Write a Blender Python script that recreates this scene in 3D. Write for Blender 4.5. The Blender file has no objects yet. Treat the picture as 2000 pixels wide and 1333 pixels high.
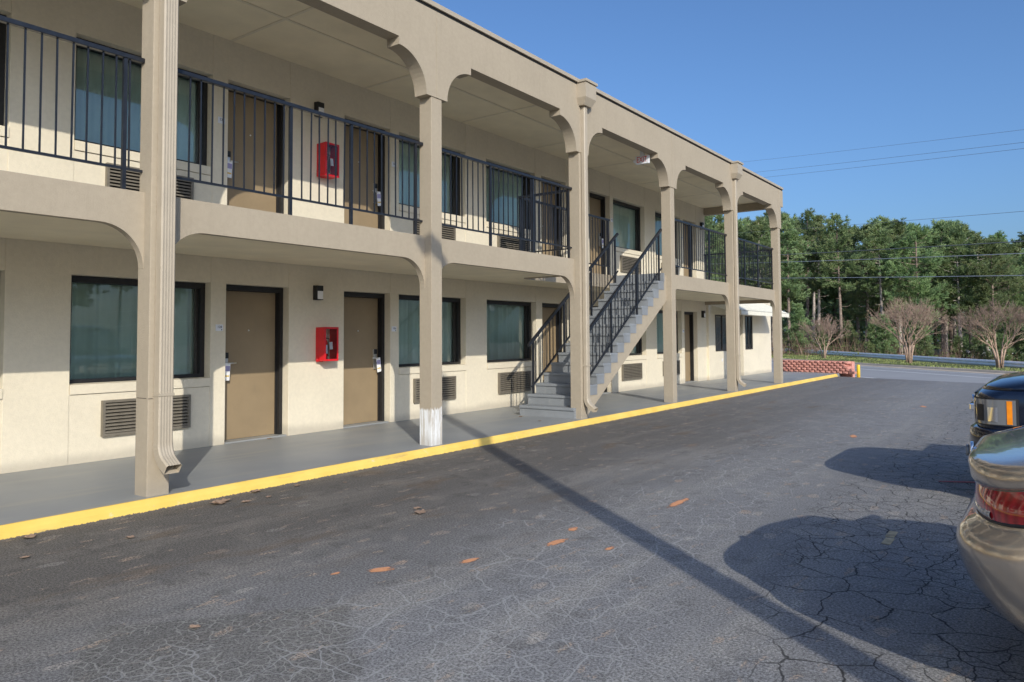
import bpy, bmesh, math, random
from mathutils import Vector, Matrix
random.seed(7)
PI = math.pi
scene = bpy.context.scene
COL = scene.collection

# ------------------------------------------------------------------ camera, sky, sun, exposure
cam_d = bpy.data.cameras.new('camera'); cam = bpy.data.objects.new('camera', cam_d); COL.objects.link(cam)
YAW, PITCH, ROLL = 0.9395, 0.0443, -0.0061
CAM = Vector((0, -6.4879, 1.4831))
fwd = Vector((math.sin(YAW)*math.cos(PITCH), math.cos(YAW)*math.cos(PITCH), math.sin(PITCH)))
rgt = Vector((math.cos(YAW), -math.sin(YAW), 0)); upv = rgt.cross(fwd)
r2 = rgt*math.cos(ROLL) + upv*math.sin(ROLL); u2 = upv*math.cos(ROLL) - rgt*math.sin(ROLL)
m = Matrix((r2, u2, -fwd)).transposed().to_4x4(); m.translation = CAM
cam.matrix_world = m
cam_d.sensor_width = 36; cam_d.lens = 1453.17/2000*36; cam_d.shift_y = -(666.5-594.43)/2000
cam_d.clip_start = 0.05; cam_d.clip_end = 3000
scene.camera = cam

AZ = Vector((0.617, 0.787)).normalized()        # horizontal travel of the light
EL = math.radians(25.4)
light_dir = Vector((AZ.x*math.cos(EL), AZ.y*math.cos(EL), -math.sin(EL)))
world = bpy.data.worlds.new('World'); scene.world = world; world.use_nodes = True
wn = world.node_tree.nodes; wl = world.node_tree.links
bg = wn['Background']; sky = wn.new('ShaderNodeTexSky'); sky.sky_type = 'NISHITA'; sky.sun_disc = False
sky.sun_elevation = EL; sky.sun_rotation = math.atan2(-AZ.x, -AZ.y)
sky.air_density = 1.0; sky.dust_density = 2.8; sky.ozone_density = 7.6; sky.altitude = 0
wl.new(sky.outputs[0], bg.inputs[0]); bg.inputs[1].default_value = 0.15
sun_d = bpy.data.lights.new('sun', 'SUN'); sun = bpy.data.objects.new('sun', sun_d); COL.objects.link(sun)
sun_d.energy = 3.15; sun_d.angle = math.radians(0.4); sun_d.color = (1.0, 0.94, 0.83)
sun.rotation_euler = light_dir.to_track_quat('-Z', 'Y').to_euler(); sun.location = (-8, -16, 14)
vs = scene.view_settings; vs.view_transform = 'Standard'; vs.look = 'None'; vs.exposure = 0.17; vs.gamma = 1

# ------------------------------------------------------------------ helpers
def lin(r, g, b):
    f = lambda c: (c/255/12.92) if c/255 <= 0.04045 else ((c/255+0.055)/1.055)**2.4
    return (f(r), f(g), f(b), 1)

class NT:
    def __init__(s, name):
        s.m = bpy.data.materials.new(name); s.m.use_nodes = True
        s.n = s.m.node_tree.nodes; s.l = s.m.node_tree.links
        s.b = s.n['Principled BSDF']; s.out = s.n['Material Output']
    def node(s, t, **k):
        nd = s.n.new(t)
        for a, v in k.items():
            if hasattr(nd, a): setattr(nd, a, v)
            else: nd.inputs[a].default_value = v
        return nd
    def link(s, a, b): s.l.new(a, b)
    def pos(s):
        g = s.node('ShaderNodeTexCoord'); return g.outputs['Object']
    def wpos(s):
        g = s.node('ShaderNodeNewGeometry'); return g.outputs['Position']
    def noise(s, vec, scale, detail=4, rough=0.55):
        t = s.node('ShaderNodeTexNoise', noise_dimensions=getattr(s, 'dims', '3D')); t.inputs['Scale'].default_value = scale
        t.inputs['Detail'].default_value = detail; t.inputs['Roughness'].default_value = rough
        s.link(vec, t.inputs['Vector']); return t.outputs['Fac']
    def ramp(s, fac, stops):
        r = s.node('ShaderNodeValToRGB'); e = r.color_ramp.elements
        while len(e) < len(stops): e.new(0.5)
        for i, (p, c) in enumerate(stops):
            e[i].position = p; e[i].color = c if len(c) == 4 else (*c, 1)
        s.link(fac, r.inputs[0]); return r.outputs[0]
    def mix(s, fac, a, b, mode='MIX'):
        x = s.node('ShaderNodeMix', data_type='RGBA', blend_type=mode)
        for sock, v in ((x.inputs[0], fac), (x.inputs[6], a), (x.inputs[7], b)):
            if isinstance(v, (int, float, tuple)): sock.default_value = v
            else: s.link(v, sock)
        return x.outputs[2]
    def math(s, op, a, b=None, c=None):
        x = s.node('ShaderNodeMath', operation=op)
        for i, v in enumerate((a, b, c)):
            if v is None: continue
            if isinstance(v, (int, float)): x.inputs[i].default_value = v
            else: s.link(v, x.inputs[i])
        return x.outputs[0]
    def smooth(s, v, lo, hi, a=0.0, b=1.0):
        x = s.node('ShaderNodeMapRange', interpolation_type='SMOOTHSTEP')
        s.link(v, x.inputs[0])
        for i, k in zip((1, 2, 3, 4), (lo, hi, a, b)): x.inputs[i].default_value = k
        return x.outputs[0]
    def bump(s, h, strength=0.3, dist=0.01):
        x = s.node('ShaderNodeBump'); x.inputs['Strength'].default_value = strength; x.inputs['Distance'].default_value = dist
        s.link(h, x.inputs['Height']); s.link(x.outputs[0], s.b.inputs['Normal'])
    def col(s, c):
        if isinstance(c, tuple): s.b.inputs['Base Color'].default_value = c
        else: s.link(c, s.b.inputs['Base Color'])
    def set(s, **k):
        for a, v in k.items(): s.b.inputs[a.replace('_', ' ')].default_value = v
        return s

def plain(name, c, rough=0.6, var=0.12, scale=6, metal=0.0, bump=0.0, bscale=80, world=False, **kw):
    t = NT(name); p = t.wpos() if world else t.pos()
    n = t.noise(p, scale)
    c = tuple(min(0.88, v*1.22) for v in c[:3])
    lo = tuple(v*(1-var) for v in c[:3]) + (1,); hi = tuple(min(1, v*(1+var)) for v in c[:3]) + (1,)
    t.col(t.ramp(n, [(0.3, lo), (0.7, hi)]))
    t.set(Roughness=rough, Metallic=metal, **kw)
    if bump: t.bump(t.noise(p, bscale, 3), bump, 0.01)
    return t.m

def stucco(name, c, grain=70, streak=0.06, primer=False):
    t = NT(name); p = t.wpos()
    n1 = t.noise(p, 1.3, 5); n2 = t.noise(p, 22, 3)
    c4 = (*c, 1)
    base = t.ramp(n1, [(0.3, tuple(v*0.93 for v in c)), (0.7, tuple(min(1, v*1.05) for v in c))])
    base = t.mix(0.35, base, t.ramp(n2, [(0.35, tuple(v*0.9 for v in c)), (0.65, tuple(min(1, v*1.06) for v in c))]))
    # vertical rain streaks and grime with a shape of their own
    mp = t.node('ShaderNodeMapping'); mp.inputs['Scale'].default_value = (9, 9, 0.7); t.link(p, mp.inputs['Vector'])
    st = t.noise(mp.outputs[0], 1.0, 5, 0.65)
    base = t.mix(t.math('MULTIPLY', t.smooth(st, 0.52, 0.75), streak*4), base, tuple(v*0.72 for v in c)+(1,))
    sp = t.node('ShaderNodeSeparateXYZ'); t.link(p, sp.inputs[0])
    sc_ = t.math('MULTIPLY', t.smooth(t.noise(p, 5.5, 5, 0.7), 0.60, 0.72), 0.30)                 # scuffs and patchy repainting
    base = t.mix(sc_, base, tuple(v*0.86 for v in c)+(1,))
    foot = t.math('MULTIPLY', t.smooth(t.math('ADD', sp.outputs[2], t.math('MULTIPLY', n1, -0.22)), 0.16, 0.02), 0.45)   # splashed dirt along the foot
    base = t.mix(foot, base, (0.30, 0.265, 0.215, 1))
    if primer:
        edge = t.math('ADD', sp.outputs[2], t.math('MULTIPLY', t.math('SUBTRACT', t.noise(mp.outputs[0], 3.0, 3), 0.5), 0.16))
        xs = t.math('MULTIPLY', t.smooth(sp.outputs[0], 7.09, 7.13), 0.035)
        mask = t.smooth(t.math('SUBTRACT', edge, xs), 0.545, 0.515)
        thin = t.smooth(t.noise(mp.outputs[0], 2.2, 6, 0.75), 0.38, 0.58)
        low = t.smooth(t.math('ADD', sp.outputs[2], t.math('MULTIPLY', st, 0.3)), 0.22, 0.42)
        wc = t.mix(t.math('MAXIMUM', thin, 0.3), tuple(v*1.1 for v in c)+(1,), (0.78, 0.79, 0.78, 1))
        wc = t.mix(low, t.mix(0.5, wc, (0.42, 0.40, 0.36, 1)), wc)
        base = t.mix(mask, base, wc)
    t.col(base); t.set(Roughness=0.9)
    t.bump(t.math('ADD', t.noise(p, grain, 3), t.math('MULTIPLY', t.noise(p, grain*3, 2), 0.5)), 0.28, 0.012)
    return t.m

M = {}
M['taupe'] = stucco('taupe_stucco', (0.395, 0.334, 0.247))
M['taupe_primer'] = stucco('taupe_stucco_with_primer', (0.395, 0.334, 0.247), primer=True)
M['cream'] = stucco('cream_stucco', (0.735, 0.662, 0.515), streak=0.03)
M['ceiling'] = plain('ceiling_paint', (0.72, 0.635, 0.46), 0.9, 0.06, 2, bump=0.1, world=True)
M['batten'] = plain('ceiling_batten', (0.64, 0.57, 0.43), 0.8, 0.06)
M['coping'] = plain('coping_metal', (0.34, 0.29, 0.22), 0.5, 0.05)
M['dspout'] = plain('downspout_metal', (0.345, 0.295, 0.222), 0.5, 0.06, 5)
M['dspout_in'] = plain('downspout_inside', (0.5, 0.5, 0.46), 0.5, 0.1, 20)
M['black'] = plain('black_frame', (0.012, 0.012, 0.013), 0.45, 0.3, 20)
M['frame_in'] = plain('bronze_frame', (0.035, 0.032, 0.028), 0.4, 0.2, 20)
M['iron'] = plain('painted_iron', (0.011, 0.013, 0.018), 0.34, 0.3, 14, bump=0.15, bscale=120, world=True)
M['door'] = plain('tan_door_paint', (0.26, 0.19, 0.108), 0.55, 0.07, 3, bump=0.06, bscale=200, world=True)
M['steel'] = plain('brushed_steel', (0.62, 0.62, 0.60), 0.3, 0.1, 60, metal=0.9)
M['white_paper'] = plain('white_card', (0.72, 0.72, 0.76), 0.7, 0.05)
M['paper_purple'] = plain('purple_print', (0.30, 0.28, 0.45), 0.7, 0.05)
M['paper_gold'] = plain('gold_print', (0.6, 0.42, 0.1), 0.7, 0.05)
M['grille'] = plain('grille_paint', (0.145, 0.127, 0.098), 0.5, 0.12, 12)
M['dark'] = plain('dark_void', (0.008, 0.008, 0.009), 0.9, 0.1)
M['sign_white'] = plain('sign_plastic', (0.62, 0.63, 0.66), 0.4, 0.05)
M['ink'] = plain('black_ink', (0.02, 0.02, 0.025), 0.6, 0.05)
M['red_ink'] = plain('red_letter', (0.50, 0.015, 0.012), 0.5, 0.1)
M['red'] = plain('red_enamel', (0.55, 0.012, 0.018), 0.35, 0.1, 8)
M['lamp_glass'] = plain('lamp_diffuser', (0.75, 0.77, 0.8), 0.35, 0.03)
M['grey_paint'] = plain('grey_deck_paint', (0.20, 0.215, 0.225), 0.5, 0.08, 3, bump=0.1, bscale=60, world=True)
def worn(name, c, wear, amt, rough=0.5):
    t = NT(name); p = t.wpos(); n = t.noise(p, 2.5, 4); n2 = t.noise(p, 26, 5, 0.75)
    base = t.ramp(n, [(0.3, tuple(v*0.9 for v in c)), (0.7, tuple(v*1.08 for v in c))])
    mp = t.node('ShaderNodeMapping'); mp.inputs['Scale'].default_value = (3, 3, 1.2); t.link(p, mp.inputs['Vector'])
    n3 = t.noise(mp.outputs[0], 3.0, 5, 0.7)
    base = t.mix(t.math('MULTIPLY', t.smooth(n3, 0.55, 0.75), amt), base, (*wear, 1)); base = t.mix(t.math('MULTIPLY', t.smooth(n2, 0.64, 0.74), amt), base, (*wear, 1))
    t.col(base); t.set(Roughness=rough); t.bump(n2, 0.1, 0.005); return t.m
M['grey_paint'] = worn('grey_deck_paint', (0.235, 0.25, 0.262), (0.34, 0.34, 0.33), 0.5)
M['door'] = worn('tan_door_paint', (0.30, 0.222, 0.13), (0.235, 0.178, 0.112), 0.35, 0.5)
M['red_tank'] = plain('red_tank', (0.45, 0.02, 0.02), 0.25, 0.05)
M['tank_label'] = plain('tank_label', (0.55, 0.62, 0.68), 0.5, 0.08, 40)
M['awning'] = plain('awning_metal', (0.70, 0.67, 0.56), 0.45, 0.05, 6)
M['galv'] = plain('galvanised_steel', (0.80, 0.82, 0.80), 0.5, 0.12, 3)
M['post_wood'] = plain('rail_post_wood', (0.10, 0.075, 0.055), 0.9, 0.3, 8)
M['block'] = plain('red_split_block', (0.47, 0.22, 0.175), 0.9, 0.15, 4, bump=0.6, bscale=30, world=True)
M['yellow'] = None
M['bollard'] = plain('yellow_bollard', (0.78, 0.46, 0.03), 0.5, 0.08, 10)
M['wire'] = plain('wire', (0.16, 0.16, 0.16), 0.6, 0.1)
M['wire_light'] = plain('weathered_wire', (0.42, 0.43, 0.44), 0.6, 0.1)
M['lamp_pole'] = plain('pole_wood', (0.17, 0.13, 0.10), 0.85, 0.3, 5, bump=0.3, bscale=20)
M['bark'] = plain('pine_bark', (0.19, 0.145, 0.115), 0.95, 0.45, 5, bump=0.5, bscale=14)
M['bark_pale'] = plain('pale_pine_bark', (0.34, 0.29, 0.25), 0.95, 0.4, 5, bump=0.5, bscale=14)
M['crape'] = plain('crape_bark', (0.32, 0.225, 0.165), 0.85, 0.22, 6)
M['twig'] = plain('crape_twig', (0.27, 0.19, 0.145), 0.9, 0.25, 3)
M['brush'] = plain('dry_brush', (0.16, 0.105, 0.072), 0.95, 0.4, 0.8)
M['tyre'] = plain('tyre_rubber', (0.018, 0.018, 0.018), 0.85, 0.2, 20)
M['rim'] = plain('alloy', (0.5, 0.5, 0.5), 0.3, 0.05, 10, metal=0.9)
M['chrome'] = plain('chrome', (0.75, 0.75, 0.76), 0.08, 0.02, 3, metal=1.0)
M['plastic'] = plain('black_plastic', (0.02, 0.02, 0.021), 0.5, 0.1, 30)
M['amber'] = plain('amber_lens', (0.75, 0.22, 0.01), 0.2, 0.1, 20)
M['white_wall'] = plain('far_white', (0.75, 0.75, 0.75), 0.7, 0.05)
M['grey_wall'] = plain('far_grey', (0.22, 0.23, 0.25), 0.8, 0.1)
M['orange'] = plain('orange_spray', (0.66, 0.29, 0.14), 0.8, 0.3, 40, world=True)
def spray(name, c):
    t = NT(name); p = t.wpos(); g = t.node('ShaderNodeTexCoord').outputs['Generated']
    d = t.node('ShaderNodeVectorMath', operation='DISTANCE'); d.inputs[1].default_value = (0.5, 0.5, 0.0); f = t.node('ShaderNodeVectorMath', operation='MULTIPLY'); f.inputs[1].default_value = (1, 1, 0)
    t.link(g, f.inputs[0]); t.link(f.outputs[0], d.inputs[0])
    n = t.noise(p, 38, 4, 0.7); n2 = t.noise(p, 7, 3)
    m_ = t.math('ADD', t.math('ADD', d.outputs['Value'], t.math('MULTIPLY', t.math('SUBTRACT', n, 0.5), 0.9)), t.math('MULTIPLY', t.math('SUBTRACT', n2, 0.5), 0.7))
    t.col(t.ramp(n, [(0.3, tuple(v*0.8 for v in c)), (0.7, c)])); t.set(Roughness=0.85)
    tr = t.node('ShaderNodeBsdfTransparent'); mx = t.node('ShaderNodeMixShader'); t.link(t.smooth(m_, 0.50, 0.26, 0.0, 0.85), mx.inputs[0]); t.link(tr.outputs[0], mx.inputs[1]); t.link(t.b.outputs[0], mx.inputs[2]); t.link(mx.outputs[0], t.out.inputs[0]); return t.m
M['orange'] = spray('orange_spray', (0.92, 0.42, 0.20)); M['red_line'] = spray('red_spray', (0.55, 0.13, 0.13))
M['leaf_dry'] = plain('dry_leaf', (0.24, 0.165, 0.115), 0.8, 0.35, 9)
M['siding'] = plain('shade_siding', (0.62, 0.57, 0.44), 0.7, 0.05)

def car_paint(name, c, metal, rough, coat=1.0):
    t = NT(name); p = t.pos()
    n = t.noise(p, 900, 1)
    t.col(t.ramp(n, [(0.35, tuple(v*0.88 for v in c)), (0.65, tuple(min(1, v*1.12) for v in c))]))
    t.set(Metallic=metal, Roughness=rough, Coat_Weight=coat, Coat_Roughness=0.03)
    return t.m
M['gold'] = car_paint('champagne_paint', (0.56, 0.475, 0.375), 0.6, 0.2)
M['blue_black'] = car_paint('blue_black_paint', (0.004, 0.008, 0.022), 0.2, 0.25)
def lens(name, c, rough=0.06):
    t = NT(name); t.col((*c, 1)); t.set(Roughness=rough, Coat_Weight=1.0, Coat_Roughness=0.02)
    p = t.pos(); w = t.node('ShaderNodeTexWave'); w.inputs['Scale'].default_value = 9; t.link(p, w.inputs['Vector'])
    t.col(t.mix(w.outputs['Fac'], tuple(v*0.6 for v in c)+(1,), (*c, 1)))
    return t.m
M['tail_red'] = lens('red_lens', (0.60, 0.012, 0.02))
M['tail_white'] = lens('reverse_lens', (0.55, 0.53, 0.52))
M['head_lens'] = lens('headlight_lens', (0.26, 0.27, 0.275))
def car_glass():
    t = NT('car_window'); t.col((0.01, 0.012, 0.014, 1)); t.set(Roughness=0.03, Coat_Weight=1.0); return t.m
M['carglass'] = car_glass()

def window_glass():
    t = NT('window_glass')
    tr = t.node('ShaderNodeBsdfTransparent'); tr.inputs[0].default_value = (0.84, 0.96, 0.93, 1)
    gl = t.node('ShaderNodeBsdfGlossy'); gl.inputs['Roughness'].default_value = 0.004; gl.inputs[0].default_value = (0.92, 0.97, 1, 1)
    # panes are never perfectly flat: a faint long-wave ripple
    n = t.noise(t.wpos(), 1.1, 1); bp = t.node('ShaderNodeBump'); bp.inputs['Strength'].default_value = 0.05; bp.inputs['Distance'].default_value = 0.05
    t.link(n, bp.inputs['Height']); t.link(bp.outputs[0], gl.inputs['Normal'])
    fr = t.node('ShaderNodeFresnel'); fr.inputs[0].default_value = 2.1
    mx = t.node('ShaderNodeMixShader'); t.link(fr.outputs[0], mx.inputs[0]); t.link(tr.outputs[0], mx.inputs[1]); t.link(gl.outputs[0], mx.inputs[2])
    t.link(mx.outputs[0], t.out.inputs[0]); return t.m
M['glass'] = window_glass()
def clear_pane():
    t = NT('clear_pane')
    tr = t.node('ShaderNodeBsdfTransparent'); tr.inputs[0].default_value = (0.93, 0.94, 0.93, 1)
    gl = t.node('ShaderNodeBsdfGlossy'); gl.inputs['Roughness'].default_value = 0.02
    fr = t.node('ShaderNodeFresnel'); fr.inputs[0].default_value = 1.5
    mx = t.node('ShaderNodeMixShader'); t.link(fr.outputs[0], mx.inputs[0]); t.link(tr.outputs[0], mx.inputs[1]); t.link(gl.outputs[0], mx.inputs[2])
    t.link(mx.outputs[0], t.out.inputs[0]); return t.m
M['pane'] = clear_pane()
def curtain_mat():
    t = NT('curtain'); n = t.noise(t.wpos(), 3, 4)
    t.col(t.ramp(n, [(0.3, (0.78, 0.80, 0.69)), (0.7, (0.87, 0.88, 0.79))])); t.set(Roughness=0.95); return t.m
M['curtain'] = curtain_mat()

def kerb_mat():
    t = NT('yellow_kerb_paint'); p = t.wpos()
    n1 = t.noise(p, 2.2, 5); n2 = t.noise(p, 14, 5, 0.65)
    c = t.ramp(n1, [(0.3, (0.70, 0.46, 0.085)), (0.7, (0.80, 0.55, 0.13))])
    c = t.mix(t.smooth(n2, 0.66, 0.76), c, (0.42, 0.38, 0.30, 1))
    sp = t.node('ShaderNodeSeparateXYZ'); t.link(p, sp.inputs[0])
    low = t.smooth(t.math('ADD', sp.outputs[2], t.math('MULTIPLY', t.math('SUBTRACT', t.noise(p, 45, 3, 0.7), 0.5), 0.035)), 0.012, 0.006)
    c = t.mix(low, c, (0.10, 0.085, 0.07, 1))
    mk = t.node('ShaderNodeMapping'); mk.inputs['Scale'].default_value = (1.3, 3, 14); t.link(p, mk.inputs['Vector'])
    sm_ = t.noise(mk.outputs[0], 1.0, 5, 0.7)
    c = t.mix(t.math('MULTIPLY', t.smooth(sm_, 0.58, 0.72), 0.45), c, (0.30, 0.22, 0.10, 1))
    c = t.mix(t.math('MULTIPLY', t.smooth(t.noise(p, 6, 5, 0.75), 0.62, 0.70), 0.7), c, (0.62, 0.55, 0.36, 1))
    c = t.mix(1.0, c, (1.12, 1.12, 1.15, 1), 'MULTIPLY')
    t.col(c); t.set(Roughness=0.62); t.bump(n2, 0.35, 0.012); return t.m
M['yellow'] = kerb_mat()

def walkway_mat():
    t = NT('grey_walkway_paint'); p = t.wpos()
    n = t.noise(p, 0.9, 5); n2 = t.noise(p, 30, 4)
    mp = t.node('ShaderNodeMapping'); mp.inputs['Scale'].default_value = (0.5, 5, 1); t.link(p, mp.inputs['Vector'])
    n3 = t.noise(mp.outputs[0], 1.0, 4)
    c = t.ramp(n, [(0.3, (0.195, 0.205, 0.215)), (0.7, (0.255, 0.262, 0.262))])
    c = t.mix(t.smooth(n3, 0.5, 0.75), c, (0.27, 0.265, 0.24, 1))
    c = t.mix(t.smooth(n2, 0.68, 0.8), c, (0.33, 0.33, 0.32, 1))
    c = t.mix(1.0, c, (1.22, 1.22, 1.2, 1), 'MULTIPLY')
    t.col(c); t.set(Roughness=0.5); t.bump(n2, 0.12, 0.006); return t.m
M['walkway'] = walkway_mat()

def asphalt_mat():
    t = NT('cracked_asphalt'); t.dims = '2D'; p = t.wpos()
    sp = t.node('ShaderNodeSeparateXYZ'); t.link(p, sp.inputs[0])
    x, y = sp.outputs[0], sp.outputs[1]
    g1 = t.noise(p, 0.55, 3); g2 = t.noise(p, 70, 2, 0.8); g3 = t.noise(p, 260, 1, 0.7); g4 = t.noise(p, 4.5, 4, 0.65)
    # streaks of tyre wear along the lane
    mp = t.node('ShaderNodeMapping'); mp.inputs['Scale'].default_value = (0.18, 2.4, 1); t.link(p, mp.inputs['Vector'])
    st = t.noise(mp.outputs[0], 1.0, 4, 0.65)
    near = t.smooth(t.math('ADD', y, t.math('MULTIPLY', g1, 1.7)), -3.4, -0.5)        # newer dark seal coat beside the kerb
    base = t.mix(near, (0.200, 0.200, 0.205, 1), (0.105, 0.097, 0.089, 1))
    base = t.mix(t.math('MULTIPLY', t.smooth(st, 0.46, 0.70), 0.8), base, t.mix(near, (0.265, 0.258, 0.248, 1), (0.165, 0.150, 0.133, 1)))
    base = t.mix(t.math('MULTIPLY', t.smooth(g4, 0.54, 0.72), 0.65), base, t.mix(near, (0.135, 0.132, 0.13, 1), (0.070, 0.064, 0.058, 1)))
    base = t.mix(t.math('MULTIPLY', t.smooth(t.noise(p, 1.9, 4, 0.6), 0.56, 0.72), 0.5), base, t.mix(near, (0.29, 0.28, 0.265, 1), (0.19, 0.172, 0.15, 1)))
    far = t.smooth(x, 9, 20); base = t.mix(t.math('MULTIPLY', far, 0.5), base, (0.185, 0.19, 0.205, 1))
    # warped coordinates for the crack nets
    wn_ = t.node('ShaderNodeTexNoise', noise_dimensions='2D'); wn_.inputs['Scale'].default_value = 5.0; wn_.inputs['Detail'].default_value = 3; wn_.inputs['Roughness'].default_value = 0.5; t.link(p, wn_.inputs['Vector'])
    off = t.node('ShaderNodeVectorMath', operation='SCALE'); off.inputs[3].default_value = 0.11
    sub = t.node('ShaderNodeVectorMath', operation='SUBTRACT'); sub.inputs[1].default_value = (0.5, 0.5, 0.5)
    t.link(wn_.outputs['Color'], sub.inputs[0]); t.link(sub.outputs[0], off.inputs[0])
    wv = t.node('ShaderNodeVectorMath', operation='ADD'); t.link(p, wv.inputs[0]); t.link(off.outputs[0], wv.inputs[1])
    flat = t.node('ShaderNodeVectorMath', operation='MULTIPLY'); flat.inputs[1].default_value = (1, 1, 0); t.link(wv.outputs[0], flat.inputs[0])
    def net(scale, width, soft, rnd=0.9):
        v = t.node('ShaderNodeTexVoronoi', feature='DISTANCE_TO_EDGE', voronoi_dimensions='2D'); v.inputs['Scale'].default_value = scale; v.inputs['Randomness'].default_value = rnd
        t.link(flat.outputs[0], v.inputs['Vector']); return t.smooth(v.outputs['Distance'], width+soft, width)
    big = net(3.1, 0.003, 0.022, 1.0); mid = net(6.2, 0.002, 0.036, 1.0)
    sv = t.node('ShaderNodeTexVoronoi', feature='DISTANCE_TO_EDGE', voronoi_dimensions='2D'); sv.inputs['Scale'].default_value = 15; sw = t.node('ShaderNodeVectorMath', operation='SCALE'); sw.inputs[3].default_value = 0.12; t.link(sub.outputs[0], sw.inputs[0]); sa = t.node('ShaderNodeVectorMath', operation='ADD'); t.link(p, sa.inputs[0]); t.link(sw.outputs[0], sa.inputs[1]); t.link(sa.outputs[0], sv.inputs['Vector']); small = t.smooth(sv.outputs['Distance'], 0.075, 0.015)
    g5 = t.noise(p, 1.2, 3)
    zone = t.smooth(t.math('ADD', y, t.math('MULTIPLY', t.math('SUBTRACT', g5, 0.5), 2.6)), -2.6, -3.5)
    zone2 = t.smooth(t.noise(p, 0.8, 2), 0.34, 0.46)
    crack = t.math('MAXIMUM', big, t.math('MULTIPLY', mid, zone2))
    crack = t.math('MULTIPLY', crack, zone)
    crack = t.math('MULTIPLY', crack, t.smooth(t.noise(p, 2.2, 2, 0.5), 0.26, 0.42))
    # filled, pale cracks on the building side of the lot, open dark ones on the car side
    r = t.math('ADD', t.math('MULTIPLY', x, 0.45), t.math('MULTIPLY', y, -1.0))
    opened = t.smooth(t.math('ADD', r, t.math('MULTIPLY', t.math('SUBTRACT', g1, 0.5), 1.6)), 6.0, 7.2)
    opened = t.math('MULTIPLY', opened, t.smooth(y, -4.2, -5.0))
    ccol = t.mix(opened, (0.40, 0.40, 0.40, 1), (0.015, 0.014, 0.014, 1))
    # alligator-cracked patch
    q = t.node('ShaderNodeMapping'); q.inputs['Location'].default_value = (0, 0, 0)
    q.vector_type = 'POINT'; t.link(p, q.inputs['Vector'])
    a1 = t.math('ADD', t.math('MULTIPLY', x, 0.62), t.math('MULTIPLY', y, 0.78))      # along patch
    a2 = t.math('SUBTRACT', t.math('MULTIPLY', x, 0.78), t.math('MULTIPLY', y, 0.62))
    wob = t.math('MULTIPLY', t.math('SUBTRACT', g4, 0.5), 0.18)
    pm = t.math('MULTIPLY', t.smooth(t.math('ADD', a1, wob), -2.1, -2.05), t.smooth(t.math('ADD', a1, wob), -0.72, -0.78))
    pm = t.math('MULTIPLY', pm, t.math('MULTIPLY', t.smooth(t.math('ADD', a2, wob), 2.95, 3.05), t.smooth(t.math('ADD', a2, wob), 4.28, 4.2)))
    base = t.mix(t.math('MULTIPLY', pm, 0.55), base, (0.095, 0.09, 0.08, 1))
    gator = t.math('MULTIPLY', pm, t.math('MULTIPLY', small, t.smooth(g4, 0.36, 0.5)))
    # worn bare spots and old splashes
    s1 = t.node('ShaderNodeMapping'); s1.inputs['Scale'].default_value = (1.0, 2.6, 1); s1.inputs['Rotation'].default_value = (0, 0, 0.25); t.link(p, s1.inputs['Vector'])
    spot = t.smooth(t.noise(s1.outputs[0], 3.3, 4, 0.6), 0.635, 0.72)
    spot = t.math('MULTIPLY', spot, t.smooth(g2, 0.35, 0.6))
    c = t.mix(t.math('MULTIPLY', spot, 0.75), base, (0.34, 0.255, 0.19, 1))
    dv_ = t.node('ShaderNodeTexVoronoi', feature='F1', voronoi_dimensions='2D'); dv_.inputs['Scale'].default_value = 2.4; dmap = t.node('ShaderNodeMapping'); dmap.inputs['Scale'].default_value = (0.8, 1.5, 0); dmap.inputs['Rotation'].default_value = (0, 0, 0.2); t.link(wv.outputs[0], dmap.inputs['Vector']); t.link(dmap.outputs[0], dv_.inputs['Vector'])
    csp = t.node('ShaderNodeSeparateColor'); t.link(dv_.outputs['Color'], csp.inputs[0])
    rad_ = t.math('MULTIPLY', t.smooth(csp.outputs[0], 0.55, 1.0), 0.16)
    dots = t.math('MULTIPLY', t.smooth(t.math('SUBTRACT', dv_.outputs['Distance'], rad_), 0.03, -0.03), t.smooth(g2, 0.30, 0.55))
    c = t.mix(t.math('MULTIPLY', dots, t.smooth(near, 0.0, 1.0, 0.6, 0.3)), c, t.mix(csp.outputs[1], (0.40, 0.29, 0.21, 1), (0.36, 0.345, 0.32, 1)))
    rust = t.math('MULTIPLY', t.smooth(t.noise(s1.outputs[0], 0.9, 5), 0.58, 0.75), t.math('MULTIPLY', near, 0.5))
    c = t.mix(rust, c, (0.13, 0.085, 0.05, 1))
    c = t.mix(0.95, c, t.mix(1.0, c, t.ramp(g2, [(0.3, (0.35, 0.35, 0.35)), (0.7, (1.65, 1.65, 1.65))]), 'MULTIPLY'))
    c = t.mix(t.math('MULTIPLY', t.smooth(g3, 0.64, 0.76), 0.7), c, (0.46, 0.43, 0.39, 1))
    c = t.mix(t.math('MULTIPLY', crack, t.math('ADD', 0.62, t.math('MULTIPLY', opened, 0.33))), c, ccol)
    c = t.mix(t.math('MULTIPLY', gator, 0.6), c, (0.36, 0.355, 0.33, 1))
    c = t.mix(1.0, c, (1.14, 1.13, 1.09, 1), 'MULTIPLY')
    t.col(c); t.set(Roughness=0.85)
    h = t.math('ADD', t.math('MULTIPLY', g2, 0.6), t.math('MULTIPLY', g3, 0.35))
    t.bump(h, 0.7, 0.014); return t.m
M['asphalt'] = asphalt_mat()
def road_mat():
    t = NT('road_asphalt'); p = t.wpos(); n = t.noise(p, 0.4, 5); n2 = t.noise(p, 60, 3)
    c = t.ramp(n, [(0.3, (0.29, 0.29, 0.295)), (0.7, (0.35, 0.35, 0.35))]); t.col(c); t.set(Roughness=0.85); t.bump(n2, 0.3, 0.01); return t.m
M['road'] = road_mat()
M['line'] = plain('white_line_paint', (0.72, 0.72, 0.70), 0.7, 0.1, 3, world=True)
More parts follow.
